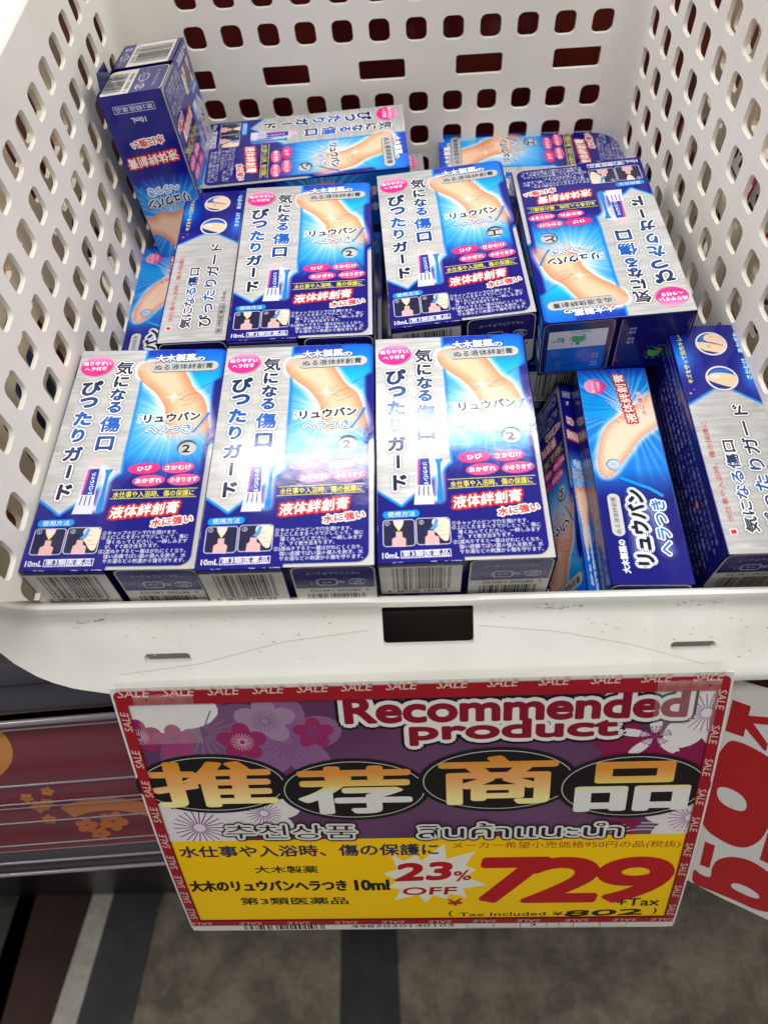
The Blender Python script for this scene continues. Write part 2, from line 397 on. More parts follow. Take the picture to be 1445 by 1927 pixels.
# product name
P.text('リュウバン', F(676, 545), F(1066, 512), 4.9, (34, 42, 48), 6, [(.6, (235, 240, 245), 3)], bold=.045, res=3)
for k, ch in enumerate('大木の'): P.char(ch, F(645, 522+k*22), 1.9, (40, 46, 56), 4, [(.3, (240, 244, 250), 3)], bold=.01)
P.text('ヘラつき', F(712, 620), F(1030, 600), 4.2, (60, 130, 215), 6, [(.8, (30, 60, 110), 4), (.6, (240, 246, 252), 5)], bold=.02, res=3)
P.strokes(F.many([(1120, 495), (1092, 560)]), 1.25, (0, 140, 220), 4); P.strokes(F.many([(1092, 560), (1050, 628)]), .9, (0, 140, 220), 4)
# ovals
for (x, y, t, col) in ((782, 893, 'ひび', (232, 50, 132)), (1020, 882, 'さかむけ', (232, 84, 142)), (838, 978, 'あかぎれ', (230, 78, 138)), (1085, 966, '小きりきず', (232, 84, 142))):
    c = F(x, y); P.ell((c[0]+.15, c[1]-.25), 6.7, 2.9, (120, 30, 110), 1, .06); P.ell(c, 6.6, 2.8, col, 2, .06)
    wd = 50 if len(t) == 2 else 92 if len(t) < 5 else 96
    P.text(t, F(x-wd, y+5), F(x+wd, y-7), 2.5, (255, 255, 255), 3, bold=.03)
P.line(F.many([(598, 1050), (1206, 1024)]), .28, (225, 214, 60), 1); P.line(F.many([(600, 1112), (1212, 1084)]), .28, (225, 214, 60), 1)
P.text('水仕事や入浴時、傷の保護に', F(616, 1084), F(1188, 1056), 3.1, (238, 228, 60), 2, bold=.012)
P.text('液体絆創膏', F(636, 1212), F(1108, 1160), 5.7, (250, 246, 240), 5, [(.95, (205, 40, 40), 2)], bold=.022, res=3, skew=.15)
P.text('水に強い', F(948, 1280), F(1232, 1240), 3.9, (214, 30, 36), 5, [(.5, (248, 244, 240), 3)], bold=.035, skew=.1)
# usage strip
a, b = F(145, 1295), F(400, 1284); P.rrect(((a[0]+b[0])/2, (a[1]+b[1])/2), b[0]-a[0], 3.2, 1.55, (0, 140, 225), 1, .03, 6)
P.text('使用方法', F(178, 1293), F(368, 1286), 2.4, (235, 245, 255), 2, bold=.01)
for (xa, xb, ya, yb) in ((146, 366, 1326, 1520), (380, 610, 1313, 1508)):
    a, b = F(xa, yb), F(xb, ya); c = ((a[0]+b[0])/2, (a[1]+b[1])/2)
    P.rrect(c, b[0]-a[0], b[1]-a[1], 1.4, (30, 30, 66), 1, 0); P.rframe(c, b[0]-a[0], b[1]-a[1], 1.4, .28, (205, 205, 235), 6, 0)
skin = (238, 205, 200)
P.poly(F.many([(215, 1330), (290, 1328), (285, 1360), (272, 1388), (240, 1388), (222, 1360)]), skin, 2)
P.poly(F.many([(240, 1385), (272, 1385), (256, 1410)]), (236, 220, 90), 3)
P.poly(F.many([(236, 1412), (280, 1412), (280, 1448), (306, 1462), (304, 1518), (210, 1518), (210, 1462), (236, 1448)]), (214, 172, 172), 2)
P.poly(F.many([(458, 1405), (505, 1405), (505, 1436), (535, 1450), (540, 1505), (440, 1507), (440, 1450), (458, 1436)]), (214, 172, 172), 2)
P.poly(smooth(F.many([(485, 1340), (500, 1318), (600, 1316), (608, 1360), (606, 1470), (585, 1480), (560, 1470), (520, 1420), (495, 1400), (520, 1380), (490, 1370)]), 2), (240, 212, 190), 2)
for q in ([(520, 1402), (570, 1410)], [(545, 1440), (598, 1432)], [(500, 1368), (560, 1372)]): P.line(F.many(q), .22, (190, 130, 110), 3)
P.poly(F.many([(510, 1322), (532, 1330), (520, 1385), (505, 1400), (470, 1396), (490, 1375)]), (80, 150, 215), 4)
for (x, y, ch) in ((176, 1355, '①'), (412, 1348, '②')): P.char(ch, F(x, y), 2.3, (235, 238, 250), 3, bold=0, res=2)
P.text('10mL', F(142, 1580), F(258, 1576), 2.5, (240, 240, 245), 2, bold=.015)
a, b = F(270, 1602), F(618, 1530); P.rframe(((a[0]+b[0])/2, (a[1]+b[1])/2), b[0]-a[0], b[1]-a[1]-.6, .1, .28, (220, 220, 240), 1, .012)
P.text('第3類医薬品', F(282, 1568), F(604, 1560), 2.9, (235, 235, 248), 2, bold=.012)
for t, xa, xb, y in (('①キャップのピンで穴を開けます。', 625, 1158, 1348), ('②上にしたままヘラで少しとって、傷に', 625, 1242, 1377), ('薄くぬってください。一瞬しみます', 668, 1242, 1410), ('が、すぐ乾き治まります。', 668, 1050, 1444),
                     ('③2度ぬりすると一層はがれにくくなり、', 633, 1254, 1478), ('強い皮膜でばい菌の侵入を防ぎ、水', 678, 1262, 1512), ('やお湯などの刺激から傷を守ります。', 682, 1266, 1546)):
    P.text(t, F(xa, y+7), F(xb, y-11), 1.95, (226, 228, 246), 1, bold=.004, res=1)
# worn white edge ticks along the folded lower edge
for i in range(9):
    x = random.uniform(1, 31); P.line([(x, .28), (x+random.uniform(.6, 3), .2)], random.uniform(.1, .26), (190, 190, 225), 1)
for i in range(7):
    y = random.uniform(4, 110); P.line([(.14, y), (.14, y+random.uniform(.5, 3))], .14, (170, 175, 220), 1)
ME_flet = P.mesh('lettering', lambda V: np.stack([V[:, 0], V[:, 1], V[:, 2]+.47], 1)*.001, M_ink)

# ------------------------------------------------------------------ narrow faces (x along depth 0..32, y along length)
def side_mesh(name, art, P, x0, x1, y0, y1, face, step=.5):
    """face 'left': seen from -x (print x = depth from back), 'right': seen from +x, 'back': seen from -z."""
    if face == 'left': xf = lambda V: np.stack([-V[:, 2]-.25, V[:, 1], V[:, 0]-H_], 1)*.001
    if face == 'right': xf = lambda V: np.stack([W_+V[:, 2]+.25, V[:, 1], -V[:, 0]], 1)*.001
    if face == 'back': xf = lambda V: np.stack([W_-V[:, 0], V[:, 1], -H_-V[:, 2]-.25], 1)*.001
    ba = grid_sheet([(x0, y0), (x1, y0), (x1, y1), (x0, y1)], [], step, art, xf, name, M_ink, x0, x1, y0, y1)
    le = P.mesh('lettering', (lambda g: (lambda V: g(V+np.array([[0, 0, .03]]))))(xf), M_ink)
    return ba, le
# -- A: silver arrow face with the two finger pictures
FA = Frame([(1252, 617), (1387, 611), (1370, 1044), (1529, 1038)], [(0, L_), (H_, L_), (0, 0), (H_, 0)]).sub((1020, 600), 3.4)
arrowA = [(-1, -1), (H_+1, -1), (H_+1, 68.5), (16.5, 80.5), (-1, 69.5)]
def art_A(x, y):
    n = len(x); c = mixc(np.repeat(A_(16, 16, 126), n, 0), np.repeat(A_(0, 120, 225), n, 0), np.exp(-((x-2)/6)**2-((y-97)/9)**2)*1.1)
    c = mixc(c, np.repeat(A_(0, 110, 220), n, 0), np.exp(-((x-30)/3.5)**2-((y-85)/9)**2))
    s = sdist(x, y, arrowA)
    c = mixc(c, np.repeat(A_(0, 140, 232), n, 0), np.clip(.5-(s-1.0)/.4, 0, 1))
    br = box_blur_noise(3, x*.08, y, .55)*.6+box_blur_noise(5, x*.15, y, 1.1)*.4
    sv = 190+(br-.5)*40; m = np.clip(.5-s/.4, 0, 1); c = mixc(c, np.stack([sv]*3, 1), m)
    c = mixc(c, np.repeat(A_(26, 24, 130), n, 0), (x < .7)*1.0)
    return np.hstack([lin_arr(c), (m*.3)[:, None]])
PA = Print()
def fingers(P, c, rx, two):
    P.ell(c, rx, rx*.98, (225, 225, 228), 1, n=36); P.ell(c, rx-.7, rx*.98-.7, (14, 50, 130), 2, n=36)
    P.ell((c[0], c[1]+rx*.35), (rx-.9)*.8, (rx-.9)*.5, (20, 110, 200), 3, n=24)
    def clip(pts, lv, col):
        out = []
        for x, y in pts:
            d = math.hypot(x, y); k = min(1, (rx-.8)/d) if d > 0 else 1; out.append((c[0]+x*k, c[1]+y*k))
        P.poly(out, col, lv)
    s = rx/7
    clip(smooth([(-9*s, 2.2*s), (-2*s, .8*s), (3*s, -.6*s), (9*s, -2*s), (8*s, -6*s), (4*s, -6*s), (-2*s, -4.2*s), (-9*s, -2*s)], 1) if two else
         smooth([(-6.5*s, 1*s), (-4*s, 3.2*s), (1*s, 3.2*s), (8*s, 1.2*s), (8*s, -6*s), (2*s, -5*s), (-3*s, -2.6*s), (-6*s, -.8*s)], 2), 4, (243, 205, 170))
    if two:
        clip(smooth([(-3*s, 3*s), (-2*s, 5.2*s), (1*s, 6*s), (4*s, 5.2*s), (9*s, 1*s), (9*s, -3*s), (6*s, -1.5*s), (2*s, 0*s), (-2*s, 1.6*s)], 1), 5, (246, 212, 180))
        P.poly([(c[0]-.2*s, c[1]+1.2*s), (c[0]+5*s, c[1]-1.0*s), (c[0]+5*s, c[1]-1.5*s), (c[0]-.4*s, c[1]+.6*s)], (20, 110, 200), 6)
        for q in ([(-2, -.4), (-1.6, -2.4)], [(-1.2, -.6), (-.8, -2.6)], [(0, 4.6), (.3, 3.6)], [(1, 4.8), (1.2, 3.8)]):
            P.line([(c[0]+a*s, c[1]+b*s) for a, b in q], .25, (190, 110, 90), 6)
    else:
        P.ell((c[0]-2.6*s, c[1]+1.0*s), 3.0*s, 1.5*s, (250, 222, 214), 5, -.15); P.ring((c[0]-2.6*s, c[1]+1.0*s), 3.0*s, 1.5*s, .2, (222, 165, 150), 6, -.15)
    P.ring(c, rx, rx*.98, .75, (228, 228, 232), 7, n=40)
fingers(PA, FA(1076, 165), 6.9, True); fingers(PA, FA(1146, 388), 6.9, False)
up = lambda P, t, x, y0, y1, h, col, lvl, **k: P.text(t, (x, y0), (x, y1), h, col, lvl, **k)
up(PA, 'キズを守って指先キレイ', 4.0, 82.5, 111, 2.4, (236, 232, 70), 3, bold=.02)
up(PA, 'あかぎれ', 29.4, 98.5, 110.5, 2.3, (210, 235, 255), 3, bold=.03, outline=[(.35, (30, 120, 215), 2)])
up(PA, 'さかむけ', 29.6, 83.5, 95, 2.3, (210, 235, 255), 3, bold=.03, outline=[(.35, (30, 120, 215), 2)])
up(PA, '水仕事や入浴時、傷の保護に', 4.4, 14, 62, 2.4, (205, 50, 50), 2, bold=.004)
PA.rrect((4.4, 9.6), 2.1, 1.9, .1, (214, 20, 36), 2); PA.rrect((4.4, 9.6), 2.9, 2.7, .1, (240, 240, 240), 1)
gA = lambda v2: lin_arr(mixc(np.repeat(A_(20, 30, 66), len(v2), 0), np.repeat(A_(20, 90, 180), len(v2), 0), np.exp(-((v2[:, 1]-32)/10)**2)))
up(PA, '気になる傷口', 12.0, 9, 52, 5.4, gA, 4, bold=.03, res=3, outline=WO(.6))
up(PA, 'ぴったりガード', 21.0, 9.5, 70, 6.4, gA, 4, bold=.03, res=3, outline=WO(.6))
up(PA, '第3類医薬品', 28.4, 5, 24, 2.1, (50, 50, 56), 2, bold=0.0); PA.rframe((28.4, 14.5), 3.0, 20.4, .1, .2, (60, 60, 66), 1)
up(PA, '10mL', 28.4, 27, 34, 2.0, (50, 50, 56), 2, bold=0.0)
for (x, y, r) in ((2.6, 77, .9), (4.5, 79, .5), (6.5, 112, .8), (9.5, 112.6, .5)):
    PA.poly([(x-r, y), (x, y+.12*r), (x+r, y), (x, y-.12*r)], (240, 244, 255), 3); PA.poly([(x, y-r), (x+.12*r, y), (x, y+r), (x-.12*r, y)], (240, 244, 255), 4)
SA = side_mesh('side_panel', art_A, PA, 0, H_, 0, L_, 'left')
# -- C: large product name face
FC = Frame([(1083, 713), (1217, 712), (1146, 1097), (1310, 1106)], [(0, L_), (H_, L_), (0, 6), (H_, 4)]).sub((1020, 600), 3.4)
fingC = smooth(FC.many([(345, 1000), (355, 930), (375, 820), (420, 740), (500, 690), (560, 640), (640, 600), (690, 540), (800, 560), (800, 720), (740, 770), (640, 830), (590, 900), (545, 960), (500, 1020), (440, 1085), (380, 1080)]), 2)
filmC = FC.many([(215, 520), (345, 560), (400, 590), (485, 665), (430, 720), (300, 700), (210, 690)])
rcC = FC(560, 640)
def art_C(x, y):
    n = len(x); c = mixc(np.repeat(A_(16, 14, 120), n, 0), np.repeat(A_(0, 125, 225), n, 0), (y-40)/16)
    dx = x-rcC[0]; dy = y-rcC[1]; d = np.hypot(dx, dy); ang = np.arctan2(dy, dx)
    ray = .5+.5*np.sin(ang*41+2*np.sin(ang*9)); c = mixc(c, np.repeat(A_(235, 246, 255), n, 0), (ray**3*np.exp(-d/22)*.9+np.exp(-(d/9)**2)*.5)*np.clip((y-44)/12, 0, 1))
    c = mixc(c, np.repeat(A_(20, 30, 150), n, 0), (y-108)/9)
    f = sdist(x, y, filmC); c = mixc(c, np.repeat(A_(0, 150, 235), n, 0), np.clip(.5-f, 0, 1)*.7); c = mixc(c, np.repeat(A_(10, 70, 140), n, 0), np.clip(1-np.abs(f)/.3, 0, 1)*.6*(x > 2))
    g = sdist(x, y, fingC); c = mixc(c, np.repeat(A_(250, 252, 255), n, 0), np.clip(1-g/2.6, 0, 1)*(g > 0)*.8)
    sk = mixc(np.repeat(A_(238, 160, 124), n, 0), np.repeat(A_(252, 214, 188), n, 0), np.clip(-g/3.5, 0, 1))
    for (pa, pb) in (((440, 690), (500, 735)), ((470, 665), (530, 715)), ((505, 650), (550, 690))):
        a, b = FC(*pa), FC(*pb); sk = mixc(sk, np.repeat(A_(176, 84, 66), n, 0), np.clip(1-pdist(x, y, [a, b], False)/.35, 0, 1)*.8)
    c = mixc(c, sk, np.clip(.5-g/.5, 0, 1))
    lg = pdist(x, y, [FC(640, 1600), FC(590, 1230), FC(720, 1300), FC(820, 1560)], False)
    c = mixc(c, np.repeat(A_(225, 235, 250), n, 0), np.clip(1.1-lg/4.2, 0, 1)*.55)
    return np.hstack([lin_arr(c), np.zeros((n, 1))])
PC = Print()
c0 = FC(337, 500); PC.ell(c0, 5.0, 4.6, lambda v2: lin_arr(mixc(np.repeat(A_(248, 160, 200), len(v2), 0), np.repeat(A_(228, 20, 130), len(v2), 0), (v2[:, 0]-c0[0]+3)/5)), 2)
up(PC, 'ぬりやすい', c0[0]-1, c0[1]-3.6, c0[1]+3.6, 1.5, (255, 255, 255), 3, bold=.02); up(PC, 'ヘラ付き', c0[0]+1.6, c0[1]-2.8, c0[1]+2.8, 1.5, (255, 255, 255), 3, bold=.02)
PC.text('液体絆創膏', FC(590, 735), FC(485, 425), 4.8, (250, 244, 236), 6, [(.8, (205, 40, 36), 3)], bold=.02, res=3)
PC.text('水に強い', FC(672, 685), FC(620, 540), 2.4, (214, 40, 40), 6, [(.45, (246, 240, 236), 4)], bold=.02)
PC.text('大木製薬の', FC(545, 1705), FC(505, 1490), 3.2, (245, 248, 255), 5, [(.35, (40, 60, 140), 3)], bold=.04)
a, b = FC(495, 1465), FC(450, 1190); PC.rrect(((a[0]+b[0])/2, (a[1]+b[1])/2), math.hypot(b[0]-a[0], b[1]-a[1]), 5.2, 2.5, (205, 206, 206), 2, math.atan2(b[1]-a[1], b[0]-a[0]), 8)
PC.text('ぬる液体絆創膏', FC(492, 1450), FC(450, 1212), 2.2, (36, 44, 60), 3, bold=.01)
PC.text('大木の', FC(690, 1700), FC(655, 1690-30), 2.0, (40, 44, 50), 4, bold=.0)
PC.text('リュウバン', FC(672, 1650), FC(590, 1170), 7.2, (22, 26, 34), 6, [(1.35, (226, 234, 246), 3)], bold=.06, res=3)
PC.text('ヘラつき', FC(820, 1590), FC(745, 1235), 5.6, (40, 120, 215), 7, [(1.1, (22, 26, 60), 4), (.75, (232, 240, 250), 5)], bold=.03, res=3)
PC.strokes(FC.many([(510, 1092), (700, 1160), (780, 1205)]), 1.6, (0, 150, 225), 7)
hc = FC(458, 1002); PC.ell(hc, 3.2, 3.0, (120, 150, 190), 7); PC.ell((hc[0]+.2, hc[1]-.3), 2.9, 2.7, (176, 200, 226), 8); PC.ring(hc, 1.9, 1.6, .35, (230, 236, 244), 9)
SC = side_mesh('side_panel', art_C, PC, 0, H_, 0, L_, 'left')
# -- B: side next to the picture (x = from front to back)
fingB = smooth([(3, 62), (10, 60), (16, 62), (23, 60), (29, 64), (34, 60), (34, 72), (26, 74), (22, 82), (18, 92), (10, 96), (5, 90), (8, 80), (3, 74)], 2)
def art_B(x, y):
    n = len(x); c = mixc(np.repeat(A_(16, 14, 120), n, 0), np.repeat(A_(10, 120, 215), n, 0), (y-40)/10)
    dx = x-16; dy = y-66; d = np.hypot(dx, dy); ang = np.arctan2(dy, dx); ray = .5+.5*np.sin(ang*37+2*np.sin(ang*9))
    c = mixc(c, np.repeat(A_(225, 240, 255), n, 0), (ray**3*np.exp(-d/22)*.9+np.exp(-(d/12)**2)*.5)*np.clip((y-40)/8, 0, 1))
    c = mixc(c, np.repeat(A_(10, 100, 200), n, 0), (y-84)/10)
    g = sdist(x, y, fingB); sk = mixc(np.repeat(A_(226, 140, 104), n, 0), np.repeat(A_(246, 206, 176), n, 0), np.clip(-g/4, 0, 1))
    c = mixc(c, sk, np.clip(.5-g/.6, 0, 1)); return np.hstack([lin_arr(c), np.zeros((n, 1))])
PB = Print()
PB.rframe((16, 7), 21, 3.6, .1, .25, (200, 204, 235), 1); PB.text('第3類医薬品', (6.4, 7), (25.6, 7), 2.3, (215, 218, 240), 2, bold=.01)
PB.text('10mL', (12, 12.6), (19.5, 12.6), 2.6, (225, 228, 245), 2, bold=.02)
PB.text('水に強い', (7, 23), (24, 24.4), 4.0, (214, 40, 40), 6, [(.6, (244, 238, 236), 4)], bold=.03)
PB.text('液体絆創膏', (2.6, 31.5), (29.4, 33.5), 5.4, (248, 240, 232), 6, [(.85, (200, 40, 36), 3)], bold=.022)
PB.text('ヘラつき', (8, 48), (25, 49.5), 4.2, (60, 130, 215), 7, [(.7, (230, 240, 250), 5)], bold=.02)
PB.text('リュウバン', (4.5, 54), (27.5, 56), 5.2, (30, 34, 40), 6, [(.6, (225, 230, 240), 4)], bold=.04)
PB.strokes([(28.5, 58), (27.6, 46)], 1.3, (0, 140, 220), 6)
for k, ch in enumerate('気になる傷口'): PB.char(ch, (21-0.2*k, 112-5.6*k), 5.4, (150, 190, 235), 4, [(.5, (230, 236, 246), 3)], bold=.02, res=2)
for k, ch in enumerate('ぴったりガード'): PB.char(ch, (11-0.2*k, 108-5.6*k), 5.4, (150, 190, 235), 4, [(.5, (230, 236, 246), 3)], bold=.02, res=2)
SB = side_mesh('side_panel', art_B, PB, 0, H_, 0, L_, 'right')
# -- back: dense small print on navy
PK = Print(); lines = ['水仕事や入浴時、傷の保護に液体絆創膏水に強い', '上にしたままヘラで少しとって、傷に薄くぬってください。', '強い皮膜でばい菌の侵入を防ぎ、水やお湯などの刺激から傷を守ります。', '一瞬しみますが、すぐ乾き治まります。', 'キャップのピンで穴を開けます。ひびさかむけあかぎれ小きりきず']
for k in range(15):
    t = lines[(k*3) % 5]; y0 = 4+(k*7) % 5; x = 4.5+k*4.0
    PK.text(t, (x, y0), (x, y0+random.uniform(80, 105)), 2.1, (150, 165, 222), 1, bold=.0, res=1)
PK.rframe((W_-3.2, 94), 3.2, 34, .1, .2, (170, 175, 225), 1)
PK.ell((52, 30), 1.2, 1.8, (226, 120, 70), 2)
def art_K(x, y): n = len(x); return np.hstack([lin_arr(np.repeat(A_(14, 14, 100), n, 0)), np.zeros((n, 1))])
SK = side_mesh('back_panel', art_K, PK, 0, W_, 0, L_, 'back', 6.0)

# ------------------------------------------------------------------ end flaps
EAN = None
def ean(code='4987030140103'):
    Lc = ['0001101', '0011001', '0010011', '0111101', '0100011', '0110001', '0101111', '0111011', '0110111', '0001011']
    par = ['LLLLLL', 'LLGLGG', 'LLGGLG', 'LLGGGL', 'LGLLGG', 'LGGLLG', 'LGGGLL', 'LGLGLG', 'LGLGGL', 'LGGLGL']
    s = '101'
    for d, p in zip(code[1:7], par[int(code[0])]):
        l = Lc[int(d)]; s += l if p == 'L' else ''.join('1' if c == '0' else '0' for c in l)[::-1]
    s += '01010'
    for d in code[7:]: s += ''.join('1' if c == '0' else '0' for c in Lc[int(d)])
    return s+'101'
def barcode(P, x0, x1, y0, y1, lvl, dig=True, digits_y=None, up=1):
    s = ean(); n = len(s); i = 0; wd = (x1-x0)/n
    while i < n:
        if s[i] == '1':
            j = i
            while j < n and s[j] == '1': j += 1
            P.poly([(x0+i*wd, y0), (x0+j*wd, y0), (x0+j*wd, y1), (x0+i*wd, y1)], (20, 20, 24), lvl); i = j
        else: i += 1
EW = 31.4; EH = H_-.8
def flap_barcode():
    """barcode panel near the front edge, recycling marks at the back edge (x 0..EW, y 0..EH, y up = towards the front)."""
    P = Print(); P.rrect((EW/2, EH/2), EW, EH, .6, (205, 203, 196), 0); P.rrect((EW/2, 3.2), EW-.02, 6.4, .3, (26, 24, 100), 1)
    P.poly([(0, EH-2.2), (EW, EH-2.2), (EW, EH), (0, EH)], (30, 28, 110), 1)
    barcode(P, 4.8, 27.2, 10.0, EH-3.4, 1)
    P.text('4', (2.6, 8.6), (3.9, 8.6), 2.1, (24, 24, 28), 2, bold=0); P.text('987030', (6.2, 8.6), (15.2, 8.6), 2.1, (24, 24, 28), 2, bold=0); P.text('140103', (17, 8.6), (26, 8.6), 2.1, (24, 24, 28), 2, bold=0)
    marks(P, 6.8, 3.4, 1, 1.0); return P
def marks(P, x, y, sgn, k):
    wh = (196, 198, 214)
    P.ring((x, y), 2.8*k, 1.9*k, .4*k, wh, 3, a0=15, a1=165); P.ring((x, y), 2.8*k, 1.9*k, .4*k, wh, 3, a0=195, a1=345)
    P.char('紙', (x, y), 3.0*k, wh, 3, bold=.01, res=1, ang=0 if sgn > 0 else math.pi)
    P.char('箱', (x+6.0*sgn, y), 2.0*k, wh, 3, bold=0, res=1, ang=0 if sgn > 0 else math.pi)
    c = (x+11.5*sgn, y); P.rframe(c, 6.4*k, 4.2*k, 1.4*k, .42*k, wh, 3)
    P.text('プラ', (c[0]-1.8*sgn, y), (c[0]+1.8*sgn, y), 1.7, wh, 3, bold=.02, res=1)
    P.text('キャップ', (x+15.6*sgn, y-.9*sgn), (x+20.4*sgn, y-.9*sgn), 1.3, wh, 3, bold=0, res=1); P.text('ヘラ', (x+15.6*sgn, y+.9*sgn), (x+18*sgn, y+.9*sgn), 1.3, wh, 3, bold=0, res=1)
def flap_marks():
    P = Print(); P.rrect((EW/2, EH/2), EW, EH, 3.2, (205, 203, 196), 0)
    P.poly([(.5, 14.8), (EW-.5, 14.8)] + [p for p in rr((EW/2, EH/2), EW-1, EH-1, 2.8) if p[1] > EH/2+2], (28, 26, 104), 1)
    marks(P, EW-7, 19.6, -1, 1.25)
    P.text('アルミニウム:チューブ', (EW-5.5, 26.4), (5.6, 26.4), 1.9, (200, 202, 216), 3, bold=0, res=1)
    barcode(P, 4.4, 26.8, .6, 10.2, 1)
    P.text('4', (28.6, 12.7), (27.4, 12.7), 2.0, (24, 24, 28), 2, bold=0); P.text('987030', (25.2, 12.7), (16.4, 12.7), 2.0, (24, 24, 28), 2, bold=0); P.text('140103', (14.6, 12.7), (5.8, 12.7), 2.0, (24, 24, 28), 2, bold=0)
    return P
def flap_top(k):
    """upper end: silver-framed navy flap, white band with green tree, blue date field."""
    P = Print(); P.rrect((EW/2, EH/2), EW, EH, 2.4, (150, 152, 165), 0); P.rrect((EW/2, EH/2), EW-.5, EH-.5, 2.2, (24, 22, 84), 1)
    if k == 0:
        P.poly([(2.6, 16), (EW-2.6, 16), (EW-2.6, 26.5), (2.6, 26.5)], (205, 206, 212), 2); P.poly([(2.6, 1), (EW-2.6, 1), (EW-2.6, 16), (2.6, 16)], (0, 92, 190), 2)
        tx, ty = 16, 21
    else:
        P.poly([(2.6, 14), (EW-1, 14), (EW-1, 26.5), (2.6, 26.5)], (0, 82, 178), 2); P.poly([(2.6, 1), (EW-2.6, 1), (EW-2.6, 13), (2.6, 13)], (205, 206, 212), 2)
        tx, ty = 18, 7.4
    P.ell((tx, ty), 3.0, 1.9, (80, 160, 80), 4, n=16); P.ell((tx-1.6, ty+1), 1.6, 1.3, (80, 160, 80), 4, n=12); P.ell((tx+1.8, ty+.9), 1.6, 1.2, (80, 160, 80), 4, n=12)
    P.poly([(tx-.5, ty-1), (tx+.5, ty-1), (tx+.7, ty-3.4), (tx-.7, ty-3.4)], (60, 120, 60), 3)
    rs = random.Random(5)
    for i in range(16):
        a = rs.uniform(0, 6.28); P.ell((tx+4.2*math.cos(a), ty+3.2*math.sin(a)), .35, .3, rs.choice([(200, 70, 70), (210, 190, 80), (120, 180, 110)]), 4, n=6)
    P.text('Smile Tree', (tx+5, ty+4.4), (tx-4, ty+4.4), 1.4, (70, 120, 90), 4, bold=0, res=1)
    if k == 0:
        P.ring((8, 21), 1.9, 1.7, .7, (60, 140, 110), 4, a0=-60, a1=150); P.text('植物油', (9.6, 20.8), (4.4, 20.8), 1.2, (90, 140, 120), 5, bold=0, res=1)
        P.text('製造', (26.5, 11), (23.5, 11), 1.4, (150, 185, 225), 4, bold=0, res=1); P.text('番号', (26.5, 9.2), (23.5, 9.2), 1.4, (150, 185, 225), 4, bold=0, res=1)
        P.text('使用', (26.5, 5.6), (23.5, 5.6), 1.4, (150, 185, 225), 4, bold=0, res=1); P.text('期限', (26.5, 3.8), (23.5, 3.8), 1.4, (150, 185, 225), 4, bold=0, res=1)
        P.text('2026.11', (20, 4.8), (7.5, 4.8), 2.2, (0, 50, 140), 4, bold=0, res=1)
    else:
        P.text('使用', (4.2, 24), (7.2, 24), 1.6, (150, 185, 225), 4, bold=0, res=1); P.text('期限', (4.2, 21.8), (7.2, 21.8), 1.6, (150, 185, 225), 4, bold=0, res=1)
        P.text('製造', (4.2, 18), (7.2, 18), 1.6, (150, 185, 225), 4, bold=0, res=1); P.text('番号', (4.2, 15.8), (7.2, 15.8), 1.6, (150, 185, 225), 4, bold=0, res=1)
        P.text('2026', (12, 23), (21, 23), 2.6, (0, 46, 130), 4, bold=0, res=1)
    return P
def flap_side():
    """end seen on a carton standing on its edge: print runs along the depth."""
    P = flap_marks(); return P
GAP = 2.4
def end_xf(x_off, y_at, out, flip=False, roty=False):
    """print plane to the carton end at y_at (mm); out=-1 lower end, +1 upper end."""
    def g(V):
        X = V[:, 0]; Y = V[:, 1]
        if roty:     # turned a quarter: print up = towards -x
            xx = x_off+EW-Y*EW/EH; zz = -H_+.4+X*(H_-.8)/EW
        else: xx = x_off+X; zz = -H_+.4+Y
        if out > 0: xx = x_off+EW-X
        return np.stack([xx, y_at+out*V[:, 2], zz], 1)*.001
    return g
XR = W_-EW
ME_ends = {
 'low': [flap_barcode().mesh('end_flap', end_xf(.3, .0, -1), M_ink), flap_marks().mesh('end_flap', end_xf(XR-.3, .55, -1), M_ink)],
 'low_side': [flap_side().mesh('end_flap', end_xf(.3, .0, -1, roty=True), M_ink), flap_marks().mesh('end_flap', end_xf(XR-.3, .55, -1, roty=True), M_ink)],
 'top': [flap_top(0).mesh('end_flap', end_xf(XR-.3, L_, 1), M_ink), flap_top(1).mesh('end_flap', end_xf(.3, L_-.4, 1), M_ink)]}
# every card sheet faces outwards: fix the winding of those that were mirrored
for k, ms in ME_ends.items():
    want = -1 if k != 'top' else 1
    for me in ms:
        n = np.zeros(len(me.polygons)*3, np.float32); me.polygons.foreach_get('normal', n)
        if np.sign(n[1::3].mean()) != want: me.flip_normals()
for (me, ax, want) in ((SA[0], 0, -1), (SA[1], 0, -1), (SC[0], 0, -1), (SC[1], 0, -1), (SB[0], 0, 1), (SB[1], 0, 1), (SK[0], 2, -1), (SK[1], 2, -1)):
    n = np.zeros(len(me.polygons)*3, np.float32); me.polygons.foreach_get('normal', n)
    if np.sign(n[ax::3].mean()) != want: me.flip_normals()
